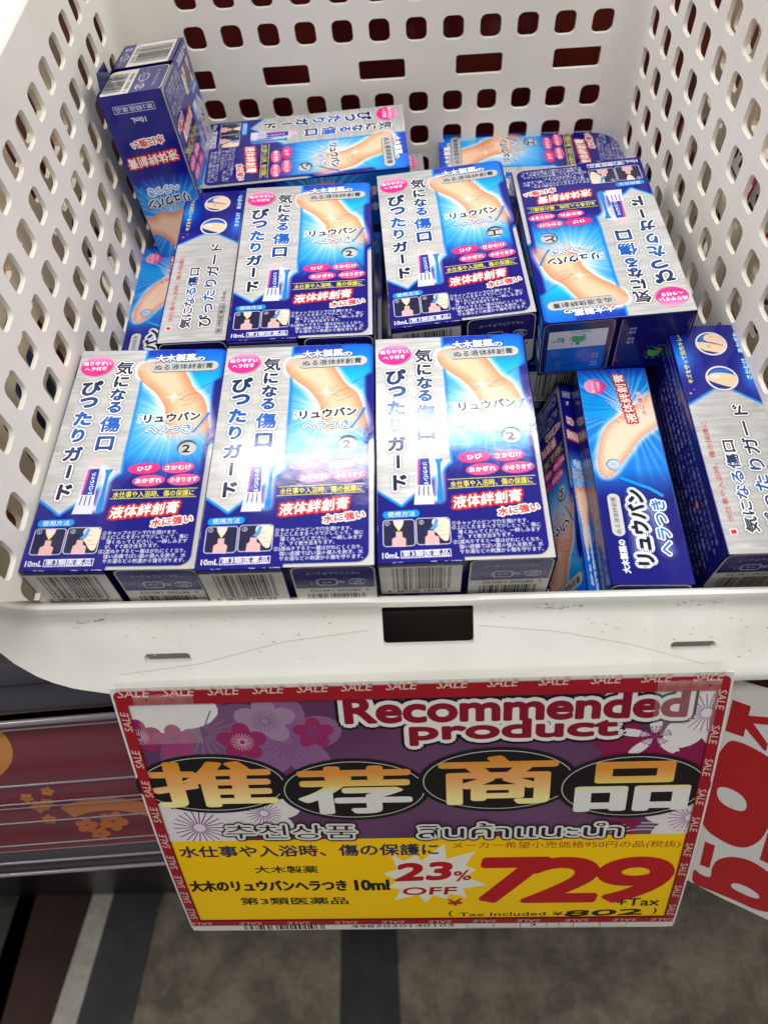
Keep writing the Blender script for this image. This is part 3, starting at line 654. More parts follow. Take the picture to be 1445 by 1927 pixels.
# carton body: two compartments under one silver sheet
bm = bmesh.new()
box_bm(bm, (0, .0004, -H_*.001), (.0317, (L_-.3)*.001, 0), .0005)
box_bm(bm, (XR*.001, .0009, -H_*.001), (W_*.001, (L_-.3)*.001, 0), .0005)
box_bm(bm, (.0315, .004, -H_*.001+.0006), (XR*.001+.0003, (L_-4)*.001, -.0006))
ME_body = bm_obj('body', bm, M_navy).data; bpy.data.objects.remove(bpy.data.objects['body'])
PS = Print()
def strip(v2): return np.tile(np.array(lin(196, 196, 194)), (len(v2), 1))
PS.poly([(W_/2-3, .5), (W_-.4, .5), (W_-.4, 60), (W_/2-3, 60)], (190, 190, 188), 0, .3)
PS.poly([(W_/2-3, 60), (W_-.4, 60), (W_-.4, L_-.5), (W_/2-3, L_-.5)], (24, 28, 140), 0)
PS.poly([(W_-2.6, 58.6), (W_-.4, 60.4), (W_-.4, 62), (W_-2.6, 60.2)], (0, 130, 225), 2)
ME_strip = PS.mesh('silver_backing', lambda V: np.stack([V[:, 0], V[:, 1], V[:, 2]+.06], 1)*.001, M_ink)
# what shows in the punched window: the end of the tube
def tube_mesh(kind):
    P = Print(); c = hole_c
    P.ell(c, HR+.6, HR+.6, (96, 98, 102), 0); P.ell((c[0]+.3, c[1]-.5), HR-.3, HR-.6, (190, 192, 194), 1)  # dark grey outer ring paints the shade round the recessed tube end
    ch = {0: '2', 1: '工', 2: 'と', 3: 'ン'}[kind]
    P.char(ch, (c[0]-.2, c[1]-.4), 5.6, (44, 46, 52), 3, bold=.05, res=2, sx=1.25); P.char(ch, (c[0]+.25, c[1]-.75), 5.6, (232, 234, 236), 2, bold=.05, res=2, sx=1.25)
    return P.mesh('tube_end', lambda V: np.stack([V[:, 0], V[:, 1], V[:, 2]+.10], 1)*.001, M_ink)
ME_tube = [tube_mesh(k) for k in range(4)]

CG = 'bandage cartons piled in the basket'
def carton(label, matrix, side='A', ends='low', tube=0, scale=None):
    o = empty('medicine_carton', label, 'carton', CG)
    def part(me, parent=o):
        q = bpy.data.objects.new(me.name.split('.')[0], me); C.objects.link(q); q.parent = parent; return q
    part(ME_body); part(ME_strip); fp = part(ME_front); part(ME_flet, fp); part(ME_tube[tube])
    for pair in ([SA] if side == 'A' else [SC])+[SB, SK]:
        q = part(pair[0]); part(pair[1], q)
    for me in ME_ends[ends]+ME_ends['top']: part(me)
    o.matrix_world = matrix
    return o
def M9(r, t):   # r: carton x, y, z axes in the world
    return Matrix(((r[0], r[3], r[6], t[0]), (r[1], r[4], r[7], t[1]), (r[2], r[5], r[8], t[2]), (0, 0, 0, 1)))
def MZ(t, az=0, tilt=(0, 0)):   # lying face up; t = world place of its lower-left front corner
    return Matrix.Translation(t) @ Matrix.Rotation(R(az), 4, 'Z') @ Matrix.Rotation(R(tilt[0]), 4, 'X') @ Matrix.Rotation(R(tilt[1]), 4, 'Y')
fit = {
 'F1': ([0.9992, -0.0056, -0.0406, 0.0053, 1.0, -0.0067, 0.0407, 0.0065, 0.9992], [-0.1489, 0.1349, -0.24]),
 'F2': ([0.9998, -0.0013, -0.0196, 0.001, 0.9999, -0.0143, 0.0196, 0.0143, 0.9997], [-0.0814, 0.1322, -0.2393]),
 'F3': ([1.0, -0.0006, -0.0082, 0.0007, 0.9999, 0.0132, 0.0082, -0.0132, 0.9999], [-0.0144, 0.1347, -0.2441]),
 'M1b': ([0.9999, 0.007, -0.0122, -0.007, 1.0, -0.0051, 0.0122, 0.0051, 0.9999], [-0.0813, 0.2487, -0.2381]),
 'M1a': ([-0.0007, -0.011, -0.9999, -0.0058, 0.9999, -0.011, 1.0, 0.0058, -0.0007], [-0.083, 0.2527, -0.2408]),
 'M2': ([0.9977, 0.0477, 0.0472, -0.0483, 0.9988, 0.0115, -0.0466, -0.0137, 0.9988], [-0.0071, 0.2542, -0.2409]),
 'M3': ([-0.9992, -0.0223, -0.0339, 0.0223, -0.9998, 0.0018, -0.0339, 0.001, 0.9994], [0.1241, 0.3639, -0.234]),
 'R1': ([0.0304, -0.9992, 0.0269, 0.9992, 0.0311, 0.025, -0.0258, 0.0261, 0.9993], [-0.1117, 0.4377, -0.244]),
 'B5': ([-0.0215, 0.0661, -0.9976, -0.0054, 0.9978, 0.0662, 0.9998, 0.0068, -0.0211], [0.1509, 0.1397, -0.2565]),
 'U': ([0.0032, -0.9931, 0.1171, 0.0791, -0.1165, -0.99, 0.9969, 0.0124, 0.0782], [-0.1137, 0.434, -0.1933])}
fm = {k: M9(*v) for k, v in fit.items()}
carton('face-up carton of the front row touching the left side wall of the basket', fm['F1'], tube=0)
carton('face-up carton in the middle of the front row, between two others', fm['F2'], tube=0)
carton('face-up carton of the front row directly behind the square cut-out in the rim', fm['F3'], tube=0)
carton('face-up carton of the middle row touching the one with finger circles on top', fm['M1b'], tube=0)
carton('middle-row carton on its long edge, narrow face with finger circles up', fm['M1a'], ends='low_side')
carton('slightly twisted face-up carton of the middle row, beside the upside-down one', fm['M2'], tube=1)
carton('upside-down carton by the right wall, its green tree end flaps facing the front', fm['M3'], tube=2)
carton('carton lying sideways by the back wall, leaning against the upright carton', fm['R1'], tube=3)
carton('front-corner carton on its long edge against the right wall, finger circles up', fm['B5'], ends='low_side')
up_ = carton('carton standing upright on end in the back left corner, barcode flaps on top', fm['U'], tube=0)
tf = mesh_obj('tuck_flap', [(.040, .001, -.0318), (.061, .001, -.0318), (.058, -.0075, -.0310), (.043, -.0075, -.0310)], [(0, 1, 2, 3)], M_navy, up_)
tf.modifiers.new('t', 'SOLIDIFY').thickness = .0004
# measured ones that lie lower
ex = lambda x, y, z: (Vector(x).normalized(), Vector(y).normalized(), Vector(z).normalized())
def MX(x, y, z, t):
    x, y, z = Vector(x).normalized(), Vector(y).normalized(), Vector(z).normalized()
    return Matrix(((x[0], y[0], z[0], t[0]), (x[1], y[1], z[1], t[1]), (x[2], y[2], z[2], t[2]), (0, 0, 0, 1)))
carton('carton on its long edge at the front rim, big product name facing up',
       MX((-.02, .0, -1), (.028, 1, 0), (1, -.028, -.02), (.1085, .1335, -.268)), side='C', ends='low_side')
carton('half-hidden carton wedged on edge against the left wall, thumb picture up',
       MX((0, 0, -1), (-.012, 1, 0), (1, .012, 0), (-.1165, .2535, -.2745)), side='C', ends='low_side')
carton('carton lying sideways by the back wall, behind the upside-down carton',
       MX((.057, 1, .01), (-1, .057, 0), (0, 0, 1), (.1368, .3895, -.2735)), tube=1)
carton('almost hidden carton under the sideways one, pink oval corner showing at the back wall',
       MX((.03, -1, 0), (1, .03, 0), (0, 0, 1), (-.1005, .4455, -.2775)), tube=0)
carton('nearly hidden carton below the upright one, pink oval corner peeking out at the left wall',
       MX((0, 1, 0), (-1, 0, 0), (0, 0, 1), (-.0315, .3715, -.2775)), tube=0)
sq = carton('crushed flat carton squeezed upright in the dark gap of the front row',
       MX((-.42, 0, -1), (.05, 1, -.02), (1, 0, -.42), (.0745, .137, -.2725)) @ Matrix.Diagonal((1, 1, .22, 1)), side='C', ends='low_side')
sq.matrix_world = MX((.30, 0, 1), (-.05, -1, 0), (-1, 0, .30), (.0545, .2545, -.3440)) @ Matrix.Diagonal((1, 1, .2, 1))
low = [((-.1475, .1335, -.2735), 'under the left front carton'), ((-.0800, .1345, -.2735), 'under the middle front carton'), ((-.0125, .1360, -.2775), 'under the brightest front carton'),
       ((-.0790, .2520, -.2725), 'under the flat carton of the middle row left'), ((-.0100, .2550, -.2765), 'under the twisted carton of the middle row'), ((.0590, .2600, -.2765), 'under the upside-down carton by the right wall')]
for t, l in low: carton('mostly covered carton '+l, MZ(t, random.uniform(-.8, .8)))

# ------------------------------------------------------------------ the white basket
BK = empty('plastic_basket', 'white plastic stacking basket with square holes, full of blue cartons', 'basket')
xl = lambda y, z: -.1563-.011*(y-.4082)-.056*(z+.1658)
xr = lambda y, z: .1378-.061*(y-.4303)+.023*(z+.2008)
yb = lambda x, z: .4569-.003*(x+.1131)+.038*(z+.2073)
ZT, ZB = -.143, -.342; RC = .0165; YF = .098; TH = .0021
def wall_pt(s, z):
    """s in metres along the inside: left wall from the front, round the corner, back wall, corner, right wall to the front."""
    x0 = xl(.44, z); x1 = xr(.44, z); y1 = yb(0, z)
    LA = (y1-RC)-YF; LC = RC*math.pi/2; LBk = (x1-x0)-2*RC
    sA = .455-RC-YF      # nominal lengths so that the lattice stays put
    if s <= sA:
        y = YF+s*(LA/sA); return (xl(y, z), y), (-1, 0)
    s -= sA
    if s <= LC:
        a = s/RC; return (x0+RC-RC*math.cos(a), y1-RC+RC*math.sin(a)), (-math.cos(a), math.sin(a))
    s -= LC; nB = .2955-2*RC
    if s <= nB:
        x = x0+RC+s*(LBk/nB); return (x, yb(x, z)), (0, 1)
    s -= nB
    if s <= LC:
        a = s/RC; return (x1-RC+RC*math.sin(a), y1-RC+RC*math.cos(a)), (math.sin(a), math.cos(a))
    s -= LC; y = y1-RC-s*(LA/sA); return (xr(y, z), y), (1, 0)
SA_ = .455-RC-YF; LCn = RC*math.pi/2; NB = .2955-2*RC; STOT = 2*SA_+2*LCn+NB
def s_left(y): return (y-YF)
def s_back(x): return SA_+LCn+(x-(xl(.44, -.2)+RC))*(NB/((xr(.44, -.2)-xl(.44, -.2))-2*RC))
def s_right(y): return SA_+2*LCn+NB+(.455-RC-y)
holes = []
hw, hh, hr = .0120, .0134, .0032
for i in range(-1, 15):
    for r_ in range(-1, 7):
        y = .4082-i*.02105; z = -.1658-.0202*r_ - .0003*i
        if z > ZT-.012+hh/2-.006 or z < ZB+.02 or y < YF+.03 or (i > 11 and r_ > 4) or (r_ == -1): continue
        holes.append(rr((s_left(y), z), hw, hh, hr, 0, 4))
    for r_ in range(-3, 6):
        y = .4303-i*.02143; z = -.2008-.0202*r_
        if y > .435 or z < ZB+.02 or y < YF+.03 or z > -.152: continue
        holes.append(rr((s_right(y), z), hw, hh, hr, 0, 4))
for i in range(0, 12):
    for r_ in (-2, -1, 0, 2, 3, 4, 5):
        x = -.1131+i*.0209; z = -.2073-.0202*r_ - .0004*(i-6)
        if z > -.155: continue
        holes.append(rr((s_back(x), z), hw-.0001, hh-.0010, hr+.0003, 0, 4))
for x in (-.1131+2.3*.0209-.0575-.0, -.1131+2.28*.0209, -.1131+5.0*.0209, -.1131+7.73*.0209, -.1131+10.45*.0209):
    z = -.2073-.0202*1.02
    wd = .0275; 
    holes.append(rr((s_back(x), z), wd, .0112, .0016, 0, 3))
V = []; E = []
sl0 = .1335-YF
outer_w = [(sl0, ZB), (STOT-sl0, ZB), (STOT-sl0, -.268), (STOT, -.205), (STOT, ZT), (0, ZT), (0, -.193), (sl0, -.2605)]
def dense(lp, d=.012):
    o = []
    for i in range(len(lp)):
        p, q = lp[i], lp[(i+1) % len(lp)]; m = max(1, int(math.hypot(q[0]-p[0], q[1]-p[1])/d))
        o += [(p[0]+(q[0]-p[0])*k/m, p[1]+(q[1]-p[1])*k/m) for k in range(m)]
    return o
outer_w = dense(outer_w)
for lp in [outer_w]+holes:
    b = len(V); V += lp; E += [(b+i, b+(i+1) % len(lp)) for i in range(len(lp))]
# extra rows of points where the sheet bends
for s0 in (SA_, SA_+LCn+NB):
    for k in range(9):
        for z in np.linspace(ZB+.004, ZT-.002, 24): V.append((s0+LCn*k/8, z))
r = delaunay_2d_cdt([Vector(p) for p in V], E, [], 0, 1e-7)
Pn = np.array([tuple(p) for p in r[0]]); T = np.array([f[:] for f in r[2]]); cx = Pn[T].mean(1); keep = inside(cx[:, 0], cx[:, 1], outer_w)
hc_ = np.array([np.mean(h, 0) for h in holes]); 
for h, c in zip(holes, hc_):
    near = (np.abs(cx[:, 0]-c[0]) < .02) & (np.abs(cx[:, 1]-c[1]) < .01) & keep
    idx = np.where(near)[0]; ins = inside(cx[idx, 0], cx[idx, 1], h); keep[idx[ins]] = False
T = T[keep]
bm = bmesh.new(); inn = []; out = []
for (s, z) in Pn:
    (x, y), (nx, ny) = wall_pt(min(max(s, 0), STOT), z); inn.append(bm.verts.new((x, y, z))); out.append(bm.verts.new((x+nx*TH, y+ny*TH, z)))
ec = {}
for a, b, c in T:
    bm.faces.new((inn[a], inn[b], inn[c])); bm.faces.new((out[a], out[c], out[b]))
    for e in ((a, b), (b, c), (c, a)): ec[tuple(sorted(e))] = ec.get(tuple(sorted(e)), 0)+1
for (a, b), n in ec.items():
    if n == 1: bm.faces.new((inn[a], inn[b], out[b], out[a]))
ww = bm_obj('side_walls', bm, M_plastic, BK)
bv = ww.modifiers.new('bevel', 'BEVEL'); bv.width = .0005; bv.segments = 2; bv.limit_method = 'ANGLE'; bv.angle_limit = R(50)
# rim flange round the top
bm = bmesh.new(); prof = [(0, 0), (.001, .0022), (.004, .0030), (.012, .0024), (.0175, .0004), (.0185, -.008), (.0170, -.008), (.0160, -.0008), (.011, .0008), (.0034, .0008), (.0032, -.006)]
ss = list(np.linspace(0, SA_, 12))+list(SA_+LCn*np.linspace(.1, 1, 9))+list(SA_+LCn+NB*np.linspace(.1, 1, 9))+list(SA_+LCn+NB+LCn*np.linspace(.1, 1, 9))+list(SA_+2*LCn+NB+SA_*np.linspace(.1, 1, 10))
rows = []
for s in ss:
    (x, y), (nx, ny) = wall_pt(s, ZT); rows.append([bm.verts.new((x+nx*a, y+ny*a, ZT+b)) for a, b in prof])
for p, q in zip(rows[:-1], rows[1:]):
    for k in range(len(prof)-1): bm.faces.new((p[k], p[k+1], q[k+1], q[k]))
bm_obj('rim', bm, M_plastic, BK, True)
bm = bmesh.new(); box_bm(bm, (-.152, .131, ZB-.003), (.150, .452, ZB), 0); bm_obj('base', bm, M_plastic, BK)
# front wall below the apron, inner side
bm = bmesh.new(); box_bm(bm, (-.153, .1285, ZB-.003), (-.0185, .1315, -.276)); box_bm(bm, (.0257, .1285, ZB-.003), (.156, .1315, -.276)); box_bm(bm, (-.0185, .1285, ZB-.003), (.0257, .1315, -.330)); bm_obj('front_wall', bm, M_plastic, BK)
bm = bmesh.new(); box_bm(bm, (-.0186, .1292, -.334), (.0258, .1312, -.2735)); bm_obj('cutout_shade', bm, M_black, BK)  # added black panel, stands in for the darkness inside the cut-out
# apron: profile swept in x, with the centre cut-out and two slots
prof = [(.1335, -.2850), (.1335, -.2685), (.1326, -.2662), (.1310, -.2650), (.1295, -.2655), (.1288, -.2672), (.1283, -.2702), (.1273, -.2732), (.1254, -.2756), (.1228, -.2783), (.1200, -.2815), (.1160, -.2863), (.1115, -.2918), (.1082, -.2958), (.1066, -.2985), (.1060, -.3015)]
pl = [0.0]
for a, b in zip(prof[:-1], prof[1:]): pl.append(pl[-1]+math.hypot(b[0]-a[0], b[1]-a[1]))
def prof_at(t):
    t = min(max(t, 0), pl[-1])
    for k in range(len(pl)-1):
        if t <= pl[k+1]: break
    f = (t-pl[k])/(pl[k+1]-pl[k]); return (prof[k][0]*(1-f)+prof[k+1][0]*f, prof[k][1]*(1-f)+prof[k+1][1]*f)
def t_of_y(y):
    ts = np.linspace(pl[3], pl[-1], 400); return ts[np.argmin([abs(prof_at(t)[0]-y) for t in ts])]
XA0, XA1 = -.174, .200
outl = [(XA0, 0.0), (-.0150, 0.0), (-.0150, pl[1]*.92), (.0222, pl[1]*.92), (.0222, 0.0), (XA1, 0.0), (XA1, pl[-1])] + [(.139, pl[-1]), (-.1202, pl[-1])] + [(x, t_of_y(y)) for x, y in ((-.1298, .1072), (-.1447, .1090), (-.1521, .1106), (-.1585, .1126), (-.1657, .1158), (-.1698, .1186), (-.1719, .1215), (XA0, .1255))]
t1, t2 = t_of_y(.1286), t_of_y(.1186)
cut = rr(((-.0143+.0216)/2, (t1+t2)/2), .0363, t2-t1, .0014, 0, 4)
cut = [(x, t + (.0012*(1-((x-.0036)/.018)**2) if t > (t1+t2)/2 else 0)) for x, t in cut]
slots = [rr((-.1030, t_of_y(.1169)), .0190, .0038, .0018, 0, 4), rr((.1093, t_of_y(.1161)), .0180, .0038, .0018, 0, 4)]
V = []; E = []
for lp in [outl, cut]+slots:
    b = len(V); n = len(lp)
    for i in range(n):      # subdivide the long edges so that they follow the curve
        p, q = lp[i], lp[(i+1) % n]; m = max(1, int(math.hypot(q[0]-p[0], q[1]-p[1])/.0012)) if abs(q[1]-p[1]) > .002 else max(1, int(abs(q[0]-p[0])/.006))
        for k in range(m): V.append((p[0]+(q[0]-p[0])*k/m, p[1]+(q[1]-p[1])*k/m))
    E += [(i, i+1) for i in range(b, len(V)-1)]+[(len(V)-1, b)]
gx, gt = np.meshgrid(np.arange(XA0+.003, XA1, .006), np.array([p for p in pl[1:-1]]+[(a+b)/2 for a, b in zip(pl[5:-1], pl[6:])])); gx = gx.ravel(); gt = gt.ravel()
ok = sdist(gx, gt, outl) < -.0004
for h in [cut]+slots: ok &= sdist(gx, gt, h) > .0004
V += list(zip(gx[ok], gt[ok]))
r = delaunay_2d_cdt([Vector(p) for p in V], E, [], 0, 1e-7)
Pn = np.array([tuple(p) for p in r[0]]); T = np.array([f[:] for f in r[2]]); cx = Pn[T].mean(1); keep = inside(cx[:, 0], cx[:, 1], outl)
for h in [cut]+slots: keep &= ~inside(cx[:, 0], cx[:, 1], h)
T = T[keep]; bm = bmesh.new(); inn = []; out = []
def ap_pt(x, t):
    y, z = prof_at(t); y2, z2 = prof_at(min(t+1e-4, pl[-1])); y1, z1 = prof_at(max(t-1e-4, 0))
    d = math.hypot(y2-y1, z2-z1); ty, tz = (y2-y1)/d, (z2-z1)/d; n = (tz, -ty)    # pointing down and inwards
    k = max(0, min(1, 1-(t-pl[3])/(pl[-1]-pl[3]))); dz = -.030*x*k + .010*k*min(1, max(0, (-.150-x)/.020))**2
    notch = .0012*math.exp(-((x-.0036)/.021)**6)*max(0, 1-abs(t-pl[3])/.006)
    return (x, y, z+dz-notch), (0, n[0], n[1])
for (x, t) in Pn:
    p, n = ap_pt(x, t); inn.append(bm.verts.new(p)); th = .0028; out.append(bm.verts.new((p[0], p[1]+abs(n[1])*th*(1 if t > pl[3] else -1), p[2]-abs(n[2])*th)))
ec = {}
for a, b, c in T:
    bm.faces.new((inn[a], inn[b], inn[c])); bm.faces.new((out[a], out[c], out[b]))
    for e in ((a, b), (b, c), (c, a)): ec[tuple(sorted(e))] = ec.get(tuple(sorted(e)), 0)+1
for (a, b), n in ec.items():
    if n == 1: bm.faces.new((inn[a], inn[b], out[b], out[a]))
ap = bm_obj('front_apron', bm, None, BK, True)
# scuffed plastic: stains of their own shape
m = mat('scuffed_plastic', lin(240, 240, 234), rough=.40, bump=(220, .05, .0006), noise=(26, .30, lin(206, 198, 172)))
ap.data.materials.append(m)
for o in (ap,):
    es = o.modifiers.new('edge', 'EDGE_SPLIT'); es.split_angle = R(40)
def stain(pts, h, col, wd):
    P = Print()
    for (x, t) in pts:
        for k in range(random.randint(3, 8)):
            cx_, ct = x+random.gauss(0, wd), t+random.gauss(0, h)
            if abs(cx_-.0036) < .0205 and ct < t2+.0015: continue
            P.ell((cx_*1000, ct*1000), random.uniform(.15, .9), random.uniform(.08, .30), col, 0, random.uniform(-.3, .3), n=7)
    return P
for (lst, h, col, wd) in (([(-.136, .030), (-.133, .030), (-.130, .0295), (-.127, .0290)], .0004, (176, 166, 138), .0014), ([(.050, .0262), (.052, .0285), (.055, .0288), (.058, .0284), (.063, .0275)], .0004, (186, 170, 130), .0012),
                          ([(-.10, .045), (-.06, .040), (-.045, .048), (.08, .038), (.125, .040), (.13, .048), (.098, .043), (-.12, .052)], .0022, (192, 186, 160), .006), ([(.103, .0275), (.112, .0282), (.118, .0278)], .0007, (178, 172, 148), .003), ([(x_*.012-.13, .0145+.002*math.sin(x_*2.1)) for x_ in range(23)], .0010, (200, 192, 166), .004), ([(x_*.017-.13, .030+.006*math.sin(x_*1.7)) for x_ in range(16)], .0035, (204, 198, 176), .006)):
    P = stain(lst, h, col, wd)
    if False: pass
    me = P.mesh('stain', lambda V: np.array([(lambda q: (q[0], q[1]-.00012, q[2]+.00012))(ap_pt(v[0]*.001, v[1]*.001)[0]) for v in V]), M_ink_matte)
    o = bpy.data.objects.new('stain', me); C.objects.link(o); o.parent = BK; o['kind'] = 'stuff'

def scratch(pts, wd, col, nm):
    P = Print(); q = []
    for (x0, y0), (x1, y1) in zip(pts[:-1], pts[1:]):
        for k in range(12): f = k/12; q.append(((x0+(x1-x0)*f)*1000, t_of_y(y0+(y1-y0)*f)*1000))
    P.line(q, wd, col, 0)
    me = P.mesh(nm, lambda V: np.array([(lambda q: (q[0], q[1]-.0001, q[2]+.0001))(ap_pt(v[0]*.001, v[1]*.001)[0]) for v in V]), M_ink_matte)
    o = bpy.data.objects.new(nm, me); C.objects.link(o); o.parent = BK
scratch([(-.124, .1125), (-.090, .1150), (-.055, .1205), (-.017, .1235)], .34, (216, 212, 198), 'scratch')
scratch([(.024, .1238), (.055, .1215), (.085, .1170), (.118, .1098)], .34, (216, 212, 198), 'scratch')

# ------------------------------------------------------------------ sale card
FS = Frame([(208, 1297), (1383, 1258), (1263, 1743), (365, 1745)], [(0, 182), (257, 182), (257, 0), (0, 0)])
SLc = FS.sub((210, 1250), 2.449); SR = FS.sub((740, 1250), 2.0496)
RED = (150, 22, 36); PUR = (96, 52, 92)
S = Print()
S.poly(rr((128.5, 91), 257, 182, 4, 0), (214, 212, 206), 0)
ytop = 173.2; ymid = SLc(700, 772)[1]; ybot = SLc(700, 1156)[1]
fx0, fx1 = 6.6, 250.6
yred = SLc(700, 1178)[1]
def band(x0, y0, x1, y1, col, lvl): S.poly([(x0, y0), (x1, y0), (x1, y1), (x0, y1)], col, lvl)
band(1.6, yred, 256, 176, RED, 1)
BT = 173.2
S.poly([(1.6, BT)]+[p for p in rr((128.5, 91), 254, 179.4, 3, 0) if p[1] > BT+.5][::-1]+[(255.5, BT)], RED, 33)
band(1.5, yred, fx0, BT, RED, 33); band(fx1, yred, 255.5, BT, RED, 33); band(fx0, yred, fx1, ybot, RED, 33)
def purple(v2):
    n = box_blur_noise(8, v2[:, 0], v2[:, 1], 26); c = mixc(np.repeat(A_(84, 46, 80), len(v2), 0), np.repeat(A_(106, 74, 106), len(v2), 0), n*1.1-.1); return lin_arr(c)
gx, gy = np.meshgrid(np.linspace(fx0, fx1, 60), np.linspace(ymid, ytop, 28)); n1 = 60; T = []
for j in range(27):
    for i in range(59): a = j*60+i; T += [(a, a+1, a+61), (a, a+61, a+60)]
S.add(np.stack([gx.ravel(), gy.ravel()], 1), T, purple, 2)
S.poly([(fx0, ybot), (fx1, ybot), (fx1, ymid), (fx0, ymid)], (244, 198, 0), 2)
S.clip = (fx0-1, ymid+.1, fx1+1, BT+1.5)
def flower(c, r, col, lvl, n=5, centre=(120, 70, 130), rays=True, a0=.3):
    for k in range(n):
        a = a0+2*math.pi*k/n; S.ell((c[0]+r*.62*math.cos(a), c[1]+r*.62*math.sin(a)), r*.52, r*.42, col, lvl, a, n=18)
    S.ell(c, r*.4, r*.4, col, lvl)
    if rays:
        for k in range(22):
            a = 2*math.pi*k/22; S.line([(c[0]+r*.12*math.cos(a), c[1]+r*.12*math.sin(a)), (c[0]+r*.52*math.cos(a), c[1]+r*.52*math.sin(a))], r*.025, centre, lvl+1)
WHT = (216, 212, 212)
c = SLc(195, 240); S.ell(c, 17, 11, WHT, 4); c = SLc(310, 205); S.ell(c, 17, 11, WHT, 4)
flower(SLc(140, 320), 9, (140, 40, 90), 5, centre=(216, 190, 200)); flower(SLc(415, 715), 24, WHT, 4, centre=(120, 50, 130))
flower(SLc(420, 300), 26, (112, 76, 112), 3, centre=(130, 100, 130)); flower(SLc(700, 250), 12, (150, 124, 150), 4); flower(SLc(600, 340), 10, (140, 40, 90), 5, centre=(216, 190, 200)); flower(SLc(800, 330), 22, (130, 90, 132), 3)
flower(SLc(300, 340), 9, (150, 60, 104), 5); flower(SLc(920, 300), 8, (140, 40, 90), 5)
flower(SLc(700, 650), 16, WHT, 4); S.ell(SLc(235, 640), 6, 7, WHT, 4)
c = SR(995, 255)
for k in range(5):
    a = .35+2*math.pi*k/5; S.poly(smooth([c, (c[0]+9*math.cos(a-.35), c[1]+7*math.sin(a-.35)), (c[0]+17*math.cos(a-.12), c[1]+13*math.sin(a-.12)), (c[0]+15*math.cos(a), c[1]+12*math.sin(a)), (c[0]+17*math.cos(a+.12), c[1]+13*math.sin(a+.12)), (c[0]+9*math.cos(a+.35), c[1]+7*math.sin(a+.35))], 2), WHT, 5)
    for q in (-.25, 0, .25): S.line([c, (c[0]+6*math.cos(a+q), c[1]+5*math.sin(a+q))], .35, (120, 60, 110), 6); S.ell((c[0]+6.4*math.cos(a+q), c[1]+5.3*math.sin(a+q)), .5, .5, (120, 60, 110), 6, n=8)
flower(SR(1200, 170), 20, WHT, 4, centre=(130, 90, 140)); flower(SR(945, 90), 13, WHT, 4, rays=False, a0=.9); flower(SR(1130, 560), 20, WHT, 4, centre=(150, 90, 150))
flower(SR(880, 290), 13, (128, 24, 70), 3, rays=False); flower(SR(1120, 310), 18, (128, 24, 70), 3, rays=False); flower(SR(870, 590), 7, (128, 24, 70), 4, rays=False)
for k in range(3): S.ring(SR(940, 640), 14+k*4, 7+k*2.4, .8, (190, 180, 190), 4, a0=20, a1=150)
S.strokes([SR(1035, 605), SR(1150, 603)], 1.2, WHT, 5)
S.clip = None
# SALE border lettering
for x in (254, 336, 418, 500, 582, 664, 747, 842, 937, 1034, 1133, 1229, 1330):
    y = 1304-(x-254)*.0355; S.text('SALE', FS(x-27, y), FS(x+29, y-2), 4.4, (206, 180, 168), 34, bold=.012, skew=.25)
for (x, y) in ((235, 1353), (253, 1418), (278, 1470), (295, 1516), (309, 1564), (323, 1604), (337, 1642), (349, 1673), (359, 1706)):
    u, v = FS(x, y); S.text('SALE', (4.1, v-5.4), (4.1, v+5.4), 3.5, (206, 180, 168), 34, bold=.012, skew=.2)
for (x, y) in ((1363, 1306), (1352, 1369), (1338, 1428), (1327, 1482), (1316, 1533), (1304, 1582), (1293, 1621), (1278, 1665), (1264, 1704)):
    u, v = FS(x, y); S.text('SALE', (253.0, v+5.2), (253.0, v-5.2), 3.5, (206, 180, 168), 34, bold=.012, skew=.2)
for x in (375, 465, 553, 641, 728, 815, 898, 981, 1072, 1162, 1235):
    u, v = FS(x+6, 1727); S.text('SALE', (u+6, (ybot+yred)/2), (u-6, (ybot+yred)/2), 2.6, (206, 180, 168), 34, bold=.01, skew=.25)
# English heading
hd = [(2.2, (18, 14, 20), 6), (1.5, (214, 212, 208), 7)]
RR_ = (128, 18, 42)
S.text('Recommended', SLc(1062, 203), SR(1122, 134), 15.2, RR_, 13, [(3.4, (18, 14, 20), 9), (2.1, (216, 214, 210), 11)], bold=.055, res=5)
S.text('product', SR(52, 250), SR(845, 228), 14.5, RR_, 14, [(3.4, (18, 14, 20), 10), (2.1, (216, 214, 210), 12)], bold=.055, res=5)
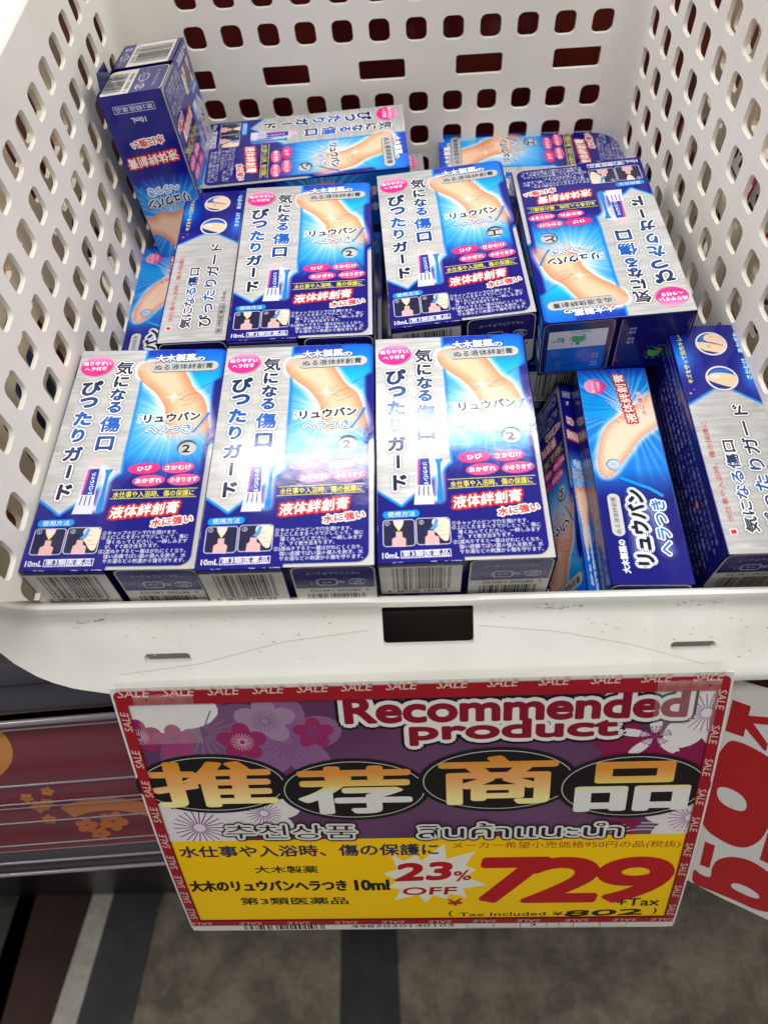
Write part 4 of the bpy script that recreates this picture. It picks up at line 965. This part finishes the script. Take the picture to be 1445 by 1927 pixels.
# four kanji in black ovals
def gold(v2, y0, y1):
    t = (v2[:, 1]-y0)/(y1-y0)
    c = mixc(np.repeat(A_(238, 224, 150), len(v2), 0), np.repeat(A_(222, 160, 96), len(v2), 0), (t-.1)*2.2); c = mixc(c, np.repeat(A_(206, 130, 30), len(v2), 0), (t-.62)*2.5); return lin_arr(c)
def goldw(v2, y0, y1):
    t = (v2[:, 1]-y0)/(y1-y0)
    c = mixc(np.repeat(A_(218, 216, 212), len(v2), 0), np.repeat(A_(224, 206, 110), len(v2), 0), (t-.42)*5); c = mixc(c, np.repeat(A_(214, 140, 60), len(v2), 0), (t-.55)*3); return lin_arr(c)
for (fr, x, y, rx, ry, ch, colf, lv, gw, gh) in ((SLc, 470, 522, 342, 128, '推', gold, 15, 560, 200), (SLc, 1105, 545, 340, 135, '荐', goldw, 18, 520, 210), (SR, 385, 418, 308, 118, '商', gold, 21, 455, 180), (SR, 905, 440, 298, 120, '品', goldw, 24, 450, 185)):
    c = fr(x, y); ex_ = (fr(x+rx, y)[0]-fr(x-rx, y)[0])/2; ey = (fr(x, y-ry)[1]-fr(x, y+ry)[1])/2
    S.ell(c, ex_, ey, (24, 22, 24), lv, n=56); S.ring(c, ex_-2.2, ey-1.8, .45, (190, 188, 186), lv+1, n=60)
    v, t = glyph(ch, 4, 0.0); mn, mx_ = v.min(0), v.max(0)
    bg = bmesh.new(); bv_ = [bg.verts.new((p_[0], p_[1], 0)) for p_ in v]      # cut into bands so that the gold fades evenly
    for tr in t:
        try: bg.faces.new([bv_[k_] for k_ in tr])
        except ValueError: pass
    for k_ in range(1, 22): bmesh.ops.bisect_plane(bg, geom=bg.verts[:]+bg.edges[:]+bg.faces[:], plane_co=(0, mn[1]+(mx_[1]-mn[1])*k_/22, 0), plane_no=(0, 1, 0), dist=1e-6)
    bmesh.ops.triangulate(bg, faces=bg.faces[:]); bg.verts.index_update(); v = np.array([q_.co[:2] for q_ in bg.verts]); t = np.array([[q_.index for q_ in f_.verts] for f_ in bg.faces]); bg.free()
    w2 = (fr(x+gw/2, y)[0]-fr(x-gw/2, y)[0]); h2 = (fr(x, y-gh/2)[1]-fr(x, y+gh/2)[1])
    q = (v-(mn+mx_)/2)/(mx_-mn)*np.array([w2-3.4, h2-1.8])+np.array(c)
    for i, (dx, dy) in enumerate([(math.cos(a)*1.7, math.sin(a)*.9) for a in np.linspace(0, 2*math.pi, 12, endpoint=False)]+[(0, 0)]): S.add(q+np.array([dx, dy]), t, (lambda v2, a0=q[:, 1].min(), a1=q[:, 1].max(): colf(v2, a0, a1)), lv+2)
ko = [(2.2, (24, 20, 26), 27), (1.3, (212, 210, 206), 28)]
S.text('추천상품', SLc(530, 728), SLc(1115, 728), 10.2, (34, 26, 34), 29, ko, bold=.01, res=3)
S.text('สินค้าแนะนำ', SR(82, 607), SR(862, 600), 11, (34, 26, 34), 29, ko, bold=.0, res=3)
# price field
S.poly([SR(*p) for p in ((-22, 700), (28, 728), (75, 705), (95, 728), (182, 660), (190, 722), (300, 690), (262, 748), (305, 765), (262, 790), (345, 828), (255, 842), (268, 880), (205, 862), (190, 885), (140, 868), (112, 900), (85, 866), (-8, 890), (18, 845), (-30, 835), (5, 805), (-52, 780), (2, 762))], (232, 228, 216), 4)
S.text('水仕事や入浴時、傷の保護に', SLc(325, 826), SR(158, 682), 9.4, (44, 40, 86), 6, bold=.022, res=3)
S.text('大木製薬', SLc(660, 910), SLc(942, 910), 6.4, (30, 34, 24), 3, bold=.02)
S.text('大木のリュウバンヘラつき', SLc(372, 990), SLc(1070, 988), 10.6, (26, 30, 22), 3, bold=.045, res=3)
S.text('10ml', SLc(1112, 988), SLc(1262, 986), 10.2, (26, 30, 22), 3, bold=.05, res=3)
S.text('第3類医薬品', SLc(595, 1064), SLc(1078, 1064), 7.2, (30, 34, 24), 3, bold=.022)
S.text('23', SR(5, 775), SR(205, 768), 16.0, (178, 18, 30), 6, bold=.06, skew=.2, res=4); S.text('%', SR(220, 792), SR(282, 785), 9, (168, 22, 34), 6, bold=.03, skew=.1)
S.text('OFF', SR(25, 852), SR(228, 850), 7.3, (168, 22, 34), 6, bold=.035, skew=.12, res=5)
S.text('メーカー希望小売価格950円の品(税抜)', SR(212, 670), SR(1092, 665), 6.0, (166, 52, 34), 3, bold=.01)
for (ch, xa, xb, lv) in (('7', 322, 552, 5), ('2', 512, 780, 7), ('9', 772, 1040, 9)):
    S.text(ch, SR(xa, 812), SR(xb, 810), 41.0, (178, 16, 30), lv, [], bold=.050, skew=.13, res=6)
S.text('¥', SR(195, 900), SR(252, 898), 6.5, (172, 20, 34), 6, bold=.03)
S.text('+Tax', SR(848, 902), SR(1015, 900), 7.4, (30, 30, 26), 12, bold=.012, res=3)
S.text('(', SR(200, 948), SR(214, 948), 6.2, (30, 30, 26), 4, bold=.02); S.text(')', SR(990, 942), SR(1005, 942), 6.2, (30, 30, 26), 4, bold=.02)
S.text('Tax Included', SR(240, 952), SR(572, 950), 3.8, (30, 30, 26), 4, bold=.02); S.text('¥', SR(600, 950), SR(640, 950), 3.8, (30, 30, 26), 4, bold=.02)
S.text('802', SR(650, 950), SR(950, 944), 6.2, (28, 28, 24), 4, bold=.06, skew=.25, res=4)
# barcode strip
u0, v0 = SLc(610, 1193); u1, _ = SLc(972, 1193); barcode(S, u0, u1, .9, yred-.6, 4)
S.text('4987030140103', SLc(1092, 1195), SR(220, 997), 2.7, (34, 34, 34), 4, bold=.01)
for k in range(6): a = SR(270+k*103, 997)[0]; b = SR(270+(k+1)*103, 997)[0]; S.rframe(((a+b)/2, yred/2), b-a, yred-1.6, .05, .22, (120, 120, 118), 3)
S.text('3', SR(512, 997), SR(538, 997), 2.4, (34, 34, 34), 4, bold=.01); S.char('1', SR(626, 997), 3.2, (34, 34, 34), 4, bold=.01, sx=1.5)
UV_u = Vector((.99989, -.00917, .01197)); UV_v = Vector((.00683, -.43295, -.90139)); UV_n = UV_v.cross(UV_u).normalized()
if UV_n.y > 0: UV_n = -UV_n
KS = .972; SO = Vector((-.1311, .1096, -.2970))*KS
def curl(u, v):     # the card bows a little towards the aisle, bent along its width only
    b = max(0, min(1, v/182)); return .0035*math.sin(math.pi*b)
def sign_xf(V):
    out = np.zeros_like(V)
    for i, (x, y, z) in enumerate(V):
        v = 182-y; h = z*.001*.8+curl(x, v)
        p = SO+UV_u*(x*.001*KS)+UV_v*(v*.001*KS)+UV_n*h; out[i] = p
    return out
SG = empty('sale_card', 'purple and yellow SALE price card with Chinese, Korean and Thai headings taped under the basket', 'sign')
bmS = S.mesh('printed_face', lambda V: V, M_ink_matte)
# cut the print along lines so that it can bend with the card
bm = bmesh.new(); bm.from_mesh(bmS)
for y in range(13, 182, 14): bmesh.ops.bisect_plane(bm, geom=bm.verts[:]+bm.edges[:]+bm.faces[:], plane_co=(0, y+.017, 0), plane_no=(0, 1, 0), dist=1e-6)
bm.to_mesh(bmS); bm.free()
co = np.zeros(len(bmS.vertices)*3); bmS.vertices.foreach_get('co', co); co = sign_xf(co.reshape(-1, 3)); bmS.vertices.foreach_set('co', co.ravel()); bmS.update()
o = bpy.data.objects.new('printed_face', bmS); C.objects.link(o); o.parent = SG
# the card itself behind the print
g = []; Fc = []; nx, ny = 26, 16
for j in range(ny+1):
    for i in range(nx+1): g.append((.35+256.3*i/nx, .35+181.3*j/ny, -.35))
for j in range(ny):
    for i in range(nx): a = j*(nx+1)+i; Fc.append((a, a+1, a+nx+2, a+nx+1))
o = mesh_obj('card', sign_xf(np.array(g)), Fc, M_white_card, SG); md = o.modifiers.new('thick', 'SOLIDIFY'); md.thickness = .0005; md.offset = 0

# second card, white with big red figures, hanging behind to the right
S2 = Print(); N2 = UV_n
S2.poly([(262, -12.2), (278.4, -19.3), (360, -54), (372, -190), (330, -202), (313.1, -192.5), (296.3, -179.8), (282.9, -170.0), (265.2, -155.5), (215, -112), (205, -40), (232, 0)], (206, 204, 200), 0)
RD = (166, 26, 34); fl = lambda q: [(a, -b) for a, b in q]
S2.poly(fl([(263.0, 24.2), (271.4, 28.5), (271.7, 47.4), (263.1, 43.2)]), RD, 2)
S2.poly(fl([(262.8, 29.7), (267.0, 32.3), (271.6, 34.1), (290, 36.9), (290.6, 41.7), (271.6, 38.6), (263.6, 34.2)]), RD, 3)
S2.poly(fl([(271.2, 36.5), (274.2, 38.7), (283.0, 52.0), (283.4, 56.9), (282.1, 56.0), (271.6, 41.9)]), RD, 4)
S2.poly(smooth(fl([(265.2, 49.2), (269.9, 50.1), (277.1, 54.3), (287.0, 62.3), (294.6, 71.2), (300.4, 84.3), (299.3, 93.8), (295.5, 103.4), (295.4, 110.5), (293.6, 121.7), (288.2, 127.3), (282.1, 126.3), (274.8, 121.4), (265.0, 112.1), (259.5, 96.8), (258.5, 82.4), (261.1, 64.2)]), 2), RD, 2)
S2.poly(smooth(fl([(266.5, 80.9), (269.3, 80.8), (274.6, 83.6), (279.9, 89.1), (281.9, 94.0), (281.8, 97.9), (279.8, 98.8), (275.0, 96.6), (270.0, 92.5), (267.0, 87.5), (266.1, 83.2)]), 2), (206, 204, 200), 3)
S2.poly(fl([(295.7, 113.0), (304.4, 118.0), (305.2, 143.8), (296.0, 136.8)]), RD, 2)
S2.poly(fl([(266.8, 121.6), (272.2, 125.0), (272.5, 143.5), (267.1, 140.5)]), RD, 2)
S2.poly(smooth(fl([(274.5, 151.7), (273.4, 143.5), (274.8, 137.0), (279.0, 134.4), (283.6, 134.4), (289.9, 136.5), (297.6, 142.4), (304.6, 150.0), (312.3, 162.3), (315.1, 179.2), (311.3, 183.3), (307.5, 183.1), (300.6, 179.8), (291.8, 173.3), (282.4, 167.0), (272.5, 160.6), (265.4, 156.3), (264.6, 144.4), (266.0, 145.0), (267.8, 147.8), (270.9, 150.2)]), 1), RD, 3)
S2.poly(smooth(fl([(285.5, 157.7), (286.8, 156.4), (291.1, 157.9), (297.5, 162.9), (301.3, 167.2), (302.4, 170.2), (301.0, 170.7), (295.7, 168.1), (288.5, 162.5), (286.2, 160.1)]), 1), (206, 204, 200), 4)
O2 = Vector((-.1311, .1096, -.2970))-Vector((0, -.9014, .43295))*.008
me = S2.mesh('printed_face', lambda V: np.array([tuple(O2+UV_u*(x*.001)+UV_v*(-y*.001)+UV_n*(z*.001)) for x, y, z in V]), M_ink_matte)
S2O = empty('price_poster', 'white card with huge red figures, tilted behind the purple card at the right', 'sign')
o = bpy.data.objects.new('printed_face', me); C.objects.link(o); o.parent = S2O
q = [(262, -12.4), (360, -53.8), (371.6, -190), (330, -201.6), (265.2, -155.9), (215.4, -112), (205.4, -40), (232, -.4)]
o = mesh_obj('card', [tuple(O2+UV_u*(x*.001)+UV_v*(-y*.001)-UV_n*.0004) for x, y in q], [list(range(len(q)))], M_white_card, S2O); md = o.modifiers.new('thick', 'SOLIDIFY'); md.thickness = .0005; md.offset = 0

# clear tape holding the card
mt = bpy.data.materials.new('clear_tape'); mt.use_nodes = True; nt = mt.node_tree; pb = nt.nodes['Principled BSDF']
pb.inputs['Base Color'].default_value = (.9, .9, .88, 1); pb.inputs['Roughness'].default_value = .06; pb.inputs['Alpha'].default_value = .10; pb.inputs['Coat Weight'].default_value = 1
def tape(x0, x1, ya, sb, label, seed):
    V = []; Fc = []; nx, ny = 34, 26; rs = np.random.RandomState(seed); ph = rs.rand(6)*6
    pts = []
    for j in range(ny+1):
        f = j/ny
        if f < .62:
            t = t_of_y(ya)+(pl[-1]-.002-t_of_y(ya))*f/.62
            base = lambda x: Vector(ap_pt(x, t)[0])+Vector((0, -.0006, .0007))
        else:
            v = (f-.62)/.38*sb
            base = lambda x: SO+UV_u*(x+.1275)+UV_v*v+UV_n*(.0014+curl((x+.1311)*1000, v*1000))
        for i in range(nx+1):
            x = x0+(x1-x0)*i/nx; p = base(x); cr = .0006*math.sin(x*900+ph[0]+f*9)*math.sin(f*26+ph[1]+x*120)*(1 if .4 < f < .75 else .35)
            V.append(tuple(p+Vector((0, -.6, .8))*cr))
    for j in range(ny):
        for i in range(nx): a = j*(nx+1)+i; Fc.append((a, a+1, a+nx+2, a+nx+1))
    return tag(mesh_obj('clear_tape', V, Fc, mt, None, True), label, 'tape', 'clear tape strips holding the price card')
tape(-.1180, -.0930, .1205, .030, 'crinkled clear tape over the slot above the card corner with the white blossoms', 2)
tape(.0925, .1170, .1290, .030, 'crinkled clear tape over the slot above the word Recommended', 7)

# ------------------------------------------------------------------ shelf under the basket and its price rail
SH = empty('display_shelf', 'black shelf under the white basket with a clear ticket rail along its front', 'shelf')
bm = bmesh.new(); box_bm(bm, (-.75, .145, -.42), (.8, .95, -.352), .002); bm_obj('shelf_board', bm, M_black, SH)
bm = bmesh.new(); box_bm(bm, (-.7, .118, -1.098), (.75, .9, -.520)); box_bm(bm, (-.68, .20, -.520), (.73, .88, -.423)); bm_obj('cabinet', bm, M_black, SH)  # lower front stands forward; its black stands in for shadow under the rail
u_r = Vector((1, .045, .02)).normalized()
TL, BL = Vector((-.2212, .120, -.3786)), Vector((-.2562, .065, -.479)); dn = Vector((-.0, -.051, -.1075)); LEN = dn.length; dn.normalize()
nr = u_r.cross(dn).normalized(); nr = -nr if nr.y > 0 else nr
def rail_xf(V): return np.array([tuple(TL+u_r*(x*.001)-dn*(y*.001)+nr*(z*.001)) for x, y, z in V])
Rl = Print(); GO = (214, 140, 54); MR = (92, 22, 36); hR = 103
def maroon(v2):
    n = box_blur_noise(4, v2[:, 0]*.1, v2[:, 1], 4); return lin_arr(mixc(np.repeat(A_(122, 32, 48), len(v2), 0), np.repeat(A_(104, 16, 34), len(v2), 0), n+(-v2[:, 1]-40)/60))
gx, gy = np.meshgrid(np.linspace(-250, 560, 12), np.linspace(-hR, 0, 30)); T = []
for j in range(29):
    for i in range(11): a = j*12+i; T += [(a, a+1, a+13), (a, a+13, a+12)]
Rl.add(np.stack([gx.ravel(), gy.ravel()], 1), T, maroon, 0)
Rl.line([(-250, .2), (560, .2)], .8, (196, 170, 150), 2); Rl.line([(-250, -hR), (560, -hR)], .9, (190, 130, 140), 2)
gd = lambda v2: lin_arr(mixc(np.repeat(A_(214, 150, 70), len(v2), 0), np.repeat(A_(176, 92, 34), len(v2), 0), -v2[:, 1]/90))
# golden disc at the left edge and plain golden ring with blossoms (stand-ins for the printed decoration)
Rl.ell((-38, -12), 40, 32, gd, 2, n=40)
Rl.ring((36, -101), 46, 40, 11, gd, 2, a0=0, a1=120, n=40)
for (x, y, r_) in ((-3, -56, 4), (2, -64, 5.6), (7, -62, 4.4), (10, -52, 4), (4, -76, 4.4), (24, -84, 7), (40, -82, 9), (30, -92, 6)):
    for k in range(5): a = 2*math.pi*k/5+x; Rl.ell((x+r_*.55*math.cos(a), y+r_*.55*math.sin(a)), r_*.46, r_*.4, gd, 3, a, n=10)
me = Rl.mesh('ticket_strip', rail_xf, M_ink_matte); o = bpy.data.objects.new('ticket_strip', me); C.objects.link(o); o.parent = SH
# clear extruded cover with raised ridges
mc = bpy.data.materials.new('clear_acrylic'); mc.use_nodes = True; pb = mc.node_tree.nodes['Principled BSDF']
pb.inputs['Base Color'].default_value = (.75, .74, .82, 1); pb.inputs['Roughness'].default_value = .08; pb.inputs['Alpha'].default_value = .05; pb.inputs['Coat Weight'].default_value = 1
mr_ = mat('ridge_plastic', (.20, .18, .21), rough=.15, coat=1)
prf = []
for y in np.linspace(10, -hR-14, 90):
    z = 4.2+1.1*math.sin(y*.23); prf.append((y, z))
V = []; Fc = []
for (y, z) in prf: V += [(-260, y, z), (560, y, z)]
for k in range(len(prf)-1): Fc.append((2*k, 2*k+1, 2*k+3, 2*k+2))
mesh_obj('clear_cover', rail_xf(np.array(V, float)), Fc, mc, SH, True)
bm = bmesh.new()
for (y, r_) in ((8, 1.8), (3.5, .6), (-39, .7), (-54, .5), (-57.5, .35), (-70, .45), (-90, .45), (-hR-3, .8), (-hR-14, 1.2)):
    a_ = rail_xf(np.array([(-260, y, 5.6), (560, y, 5.6)], float)); ring = []
    for p in a_: ring.append([bm.verts.new(Vector(p)+(dn*math.cos(t)+nr*math.sin(t))*r_*.001) for t in np.linspace(0, 2*math.pi, 8, endpoint=False)])
    for k in range(8): bm.faces.new((ring[0][k], ring[0][(k+1) % 8], ring[1][(k+1) % 8], ring[1][k]))
bm_obj('cover_ridge', bm, mr_, SH, True)
mesh_obj('lower_channel', rail_xf(np.array([(-260, -hR-1, .6), (560, -hR-1, .6), (560, -hR-16, 2.5), (-260, -hR-16, 2.5)], float)), [(0, 1, 2, 3)], mat('smoked_edge', (.03, .03, .038), rough=.15, coat=.8), SH)
# dark rolled channel above the ticket strip
bm = bmesh.new(); rows = []
for k in range(14):
    f = k/13; y = 12+f*34; z = 3-22*f*f+1.8*math.sin(f*14)
    rows.append([bm.verts.new(Vector(p)) for p in rail_xf(np.array([(-260, y, z), (560, y, z)], float))])
for p, q in zip(rows[:-1], rows[1:]): bm.faces.new((p[0], p[1], q[1], q[0]))
bm_obj('channel', bm, mat('smoked_plastic', (.035, .033, .045), rough=.12, coat=.8), SH, True)

# ------------------------------------------------------------------ surroundings seen through the holes
bmw = Print()
def mw(v2):
    n = box_blur_noise(2, v2[:, 0], v2[:, 1], 30); return lin_arr(mixc(np.repeat(A_(78, 12, 22), len(v2), 0), np.repeat(A_(110, 44, 24), len(v2), 0), n*1.1-.25))
gx, gy = np.meshgrid(np.linspace(-320, 300, 90), np.linspace(-298, 60, 46)); T = []
for j in range(45):
    for i in range(89): a = j*90+i; T += [(a, a+1, a+91), (a, a+91, a+90)]
bmw.add(np.stack([gx.ravel(), gy.ravel()], 1), T, mw, 0)
go2 = lambda v2: lin_arr(np.tile(A_(176, 104, 52), (len(v2), 1)))
for i in range(9):
    cx_ = -150+i*40; cy_ = -95+(i % 2)*34; bmw.ring((cx_, cy_), 17, 14, 3.5, go2, 2, n=24); bmw.ell((cx_-4, cy_), 5, 6, go2, 3, n=12)
me = bmw.mesh('back_board', lambda V: np.stack([V[:, 0]*.001, .52-V[:, 2]*.001, V[:, 1]*.001-.05], 1), M_ink_matte)
n = np.zeros(len(me.polygons)*3, np.float32); me.polygons.foreach_get('normal', n)
if n[1::3].mean() > 0: me.flip_normals()
o = bpy.data.objects.new('back_board', me); C.objects.link(o); tag(o, 'dark maroon printed board standing behind the basket, seen through its back holes', 'board')
bm = bmesh.new(); box_bm(bm, (-.6, .5215, -.349), (.6, .53, .01)); bm_obj('panel', bm, M_black, o)
def neighbour(side, label):
    o = empty('neighbouring_basket', label, 'basket', 'white baskets standing next to the full one')
    xo = (-.186 if side < 0 else .181); V = []; E = []; hs = []
    ol = dense([(.165, ZB), (.47, ZB), (.47, ZT-.002), (.135, ZT-.002), (.135, -.25)])
    for i in range(20):
        for r_ in range(-1, 8):
            y = .452-.0095-i*.0212; z = -.166-.0202*r_
            if y > .18 and z > ZB+.015: hs.append(rr((y, z), hw, hh, hr, 0, 2))
    for lp in [ol]+hs:
        b = len(V); V += lp; E += [(b+i, b+(i+1) % len(lp)) for i in range(len(lp))]
    r = delaunay_2d_cdt([Vector(p) for p in V], E, [], 0, 1e-7); Pn = np.array([tuple(p) for p in r[0]]); T = np.array([f[:] for f in r[2]]); cx = Pn[T].mean(1); keep = np.ones(len(T), bool)
    for h in hs:
        c = np.mean(h, 0); idx = np.where((np.abs(cx[:, 0]-c[0]) < .009) & (np.abs(cx[:, 1]-c[1]) < .009) & keep)[0]; keep[idx[inside(cx[idx, 0], cx[idx, 1], h)]] = False
    T = T[keep]
    w_ = mesh_obj('side_wall', [(xo+side*(z-ZB)*.06, y, z) for y, z in Pn], T, M_beige_plastic, o); s_ = w_.modifiers.new('t', 'SOLIDIFY'); s_.thickness = .003; s_.offset = 0
    bm = bmesh.new(); box_bm(bm, (min(xo+side*.010, xo+side*.24), .17, ZB-.003), (max(xo+side*.010, xo+side*.24), .45, ZB)); bm_obj('base', bm, M_plastic, o)
    bm = bmesh.new(); x_ = xo+side*(ZT-ZB)*.06; box_bm(bm, (min(x_-side*.001, x_+side*.014), .135, ZT-.003), (max(x_-side*.001, x_+side*.014), .47, ZT), .001); bm_obj('rim', bm, M_plastic, o)
    return o
neighbour(-1, 'white perforated basket wall beyond the left side wall, seen through the holes')
neighbour(1, 'white perforated basket wall beyond the right side wall, seen through the holes')
def packet(a, b, col, label, col2=None):
    bm = bmesh.new(); box_bm(bm, a, b, .0012); o = bm_obj('product_packet', bm, mat('packet_print', lin(*col), rough=.4, noise=(60, .5, lin(*(col2 or (230, 225, 220))))))
    tag(o, label, 'packet', 'packets glimpsed through the basket holes'); return o
packet((-.25, .19, -.335), (-.197, .235, -.27), (190, 24, 40), 'red packet glimpsed through the lower left wall holes, nearest the camera')
packet((-.25, .24, -.335), (-.196, .29, -.262), (60, 100, 180), 'blue and white packet glimpsed through the left wall holes, beyond the red one')
packet((-.25, .30, -.335), (-.196, .36, -.255), (170, 20, 36), 'dark red packet glimpsed through the left wall holes, farthest back')
packet((.196, .18, -.335), (.26, .225, -.255), (214, 190, 60), 'yellow packet glimpsed through the right wall holes, nearest the camera')
packet((.196, .23, -.335), (.26, .31, -.245), (222, 220, 216), 'white packet glimpsed through the right wall holes, middle')
packet((.196, .32, -.335), (.26, .40, -.25), (180, 20, 30), 'red packet glimpsed through the right wall holes, farthest back')
# shelf-edge price tickets hanging in the gap at the right
for i, (y, z, lab, txt, dk) in enumerate(((.205, -.262, 'white ticket with number 12 seen through a right wall hole', '¥112', 0), (.262, -.248, 'white ticket with black figure beyond the right wall', '390', 0), (.315, -.236, 'white ticket with red edge beyond the right wall', '2', 1), (.370, -.236, 'grey ticket with small code beyond the right wall', 'M-0', 0))):
    T_ = Print(); T_.rrect((0, 0), 34, 24, 1, (214, 210, 206), 0)
    if dk: T_.rframe((0, 0), 33, 23, 1, 2.2, (190, 30, 40), 1)
    T_.text(txt, (-12, 2), (12, 2), 11, (30, 28, 30), 2, bold=.04, res=2); T_.line([(-13, -8), (13, -8)], 1.2, (60, 60, 60), 2)
    me = T_.mesh('price_ticket', lambda V, y=y, z=z: np.array([(.1640+.004*i+(c_+.1)*-.001+b_*.0001, y+a_*.001, z+b_*.001) for a_, b_, c_ in V*np.array([[1, 1, 1]])]), M_ink_matte)
    n = np.zeros(len(me.polygons)*3, np.float32); me.polygons.foreach_get('normal', n)
    if n[0::3].mean() > 0: me.flip_normals()
    o = bpy.data.objects.new('price_ticket', me); C.objects.link(o); tag(o, lab, 'ticket', 'price tickets beyond the right wall')
    sd = o.modifiers.new('t', 'SOLIDIFY'); sd.thickness = .0003; sd.offset = -1

# ------------------------------------------------------------------ floor
def floor_mat(name, base, c2, rough=.85, sc_=22.0):
    m = bpy.data.materials.new(name); m.use_nodes = True; nt = m.node_tree; N = nt.nodes; L = nt.links; p = N['Principled BSDF']; p.inputs['Roughness'].default_value = rough
    tc = N.new('ShaderNodeTexCoord'); n1 = N.new('ShaderNodeTexNoise'); n1.inputs['Scale'].default_value = sc_; n1.inputs['Detail'].default_value = 9; n1.inputs['Roughness'].default_value = .65
    n2 = N.new('ShaderNodeTexNoise'); n2.inputs['Scale'].default_value = 120; n2.inputs['Detail'].default_value = 3
    L.new(tc.outputs['Object'], n1.inputs['Vector']); L.new(tc.outputs['Object'], n2.inputs['Vector'])
    r = N.new('ShaderNodeValToRGB'); r.color_ramp.elements[0].position = .38; r.color_ramp.elements[1].position = .64; r.color_ramp.elements[0].color = (*base, 1); r.color_ramp.elements[1].color = (*c2, 1)
    L.new(n1.outputs['Fac'], r.inputs[0]); mx = N.new('ShaderNodeMix'); mx.data_type = 'RGBA'; mx.blend_type = 'MULTIPLY'; mx.inputs[0].default_value = .45
    L.new(r.outputs[0], mx.inputs[6]); L.new(n2.outputs['Fac'], mx.inputs[7]); L.new(mx.outputs[2], p.inputs['Base Color'])
    b = N.new('ShaderNodeBump'); b.inputs['Strength'].default_value = .15; b.inputs['Distance'].default_value = .002; L.new(n2.outputs['Fac'], b.inputs['Height']); L.new(b.outputs[0], p.inputs['Normal'])
    return m
ZF = -1.1
def sheet(name, pts, z, m): o = mesh_obj(name, [(x, y, z) for x, y in pts], [list(range(len(pts)))], m); o['kind'] = 'structure'; return o
sheet('floor', [(-4, -4), (4, -4), (4, 5), (-4, 5)], ZF, floor_mat('vinyl_floor', (.118, .100, .072), (.25, .215, .165)))
ext = lambda q: [(q[0][0]-(q[3][0]-q[0][0])*8, q[0][1]-(q[3][1]-q[0][1])*8), (q[1][0]-(q[2][0]-q[1][0])*8, q[1][1]-(q[2][1]-q[1][1])*8), (q[2][0]+(q[2][0]-q[1][0])*3, q[2][1]+(q[2][1]-q[1][1])*3), (q[3][0]+(q[3][0]-q[0][0])*3, q[3][1]+(q[3][1]-q[0][1])*3)]
stripes = {'white': ([(-.4736, -.025), (-.4426, -.0254), (-.4145, .1725), (-.4407, .1731)], (.42, .40, .35), (.5, .48, .43)),
           'grey': ([(-.4426, -.0254), (-.3729, -.0261), (-.3511, .1712), (-.4145, .1725)], (.035, .038, .040), (.05, .052, .055)),
           'brown': ([(-.5379, -.0243), (-.4736, -.025), (-.4407, .1731), (-.5236, .1748)], (.028, .009, .007), (.042, .016, .011)),
           'green': ([(-.60, -.0238), (-.5379, -.0243), (-.5236, .1748), (-.5953, .1757)], (.022, .028, .020), (.05, .06, .045))}
for k, (q, a, b) in stripes.items(): sheet('floor_marking', ext(q), ZF+.004+.0 , floor_mat('floor_'+k, a, b))
q = [(-.1113, -.0291), (-.038, -.0299), (-.0448, .0732), (-.1136, .0743)]
sheet('floor_marking', [(q[0][0], -1.2), (q[1][0]+.03, -1.2), (q[2][0]-.005, .25), (q[3][0]-.003, .25)], ZF+.004, floor_mat('floor_black', (.022, .022, .025), (.035, .035, .038)))
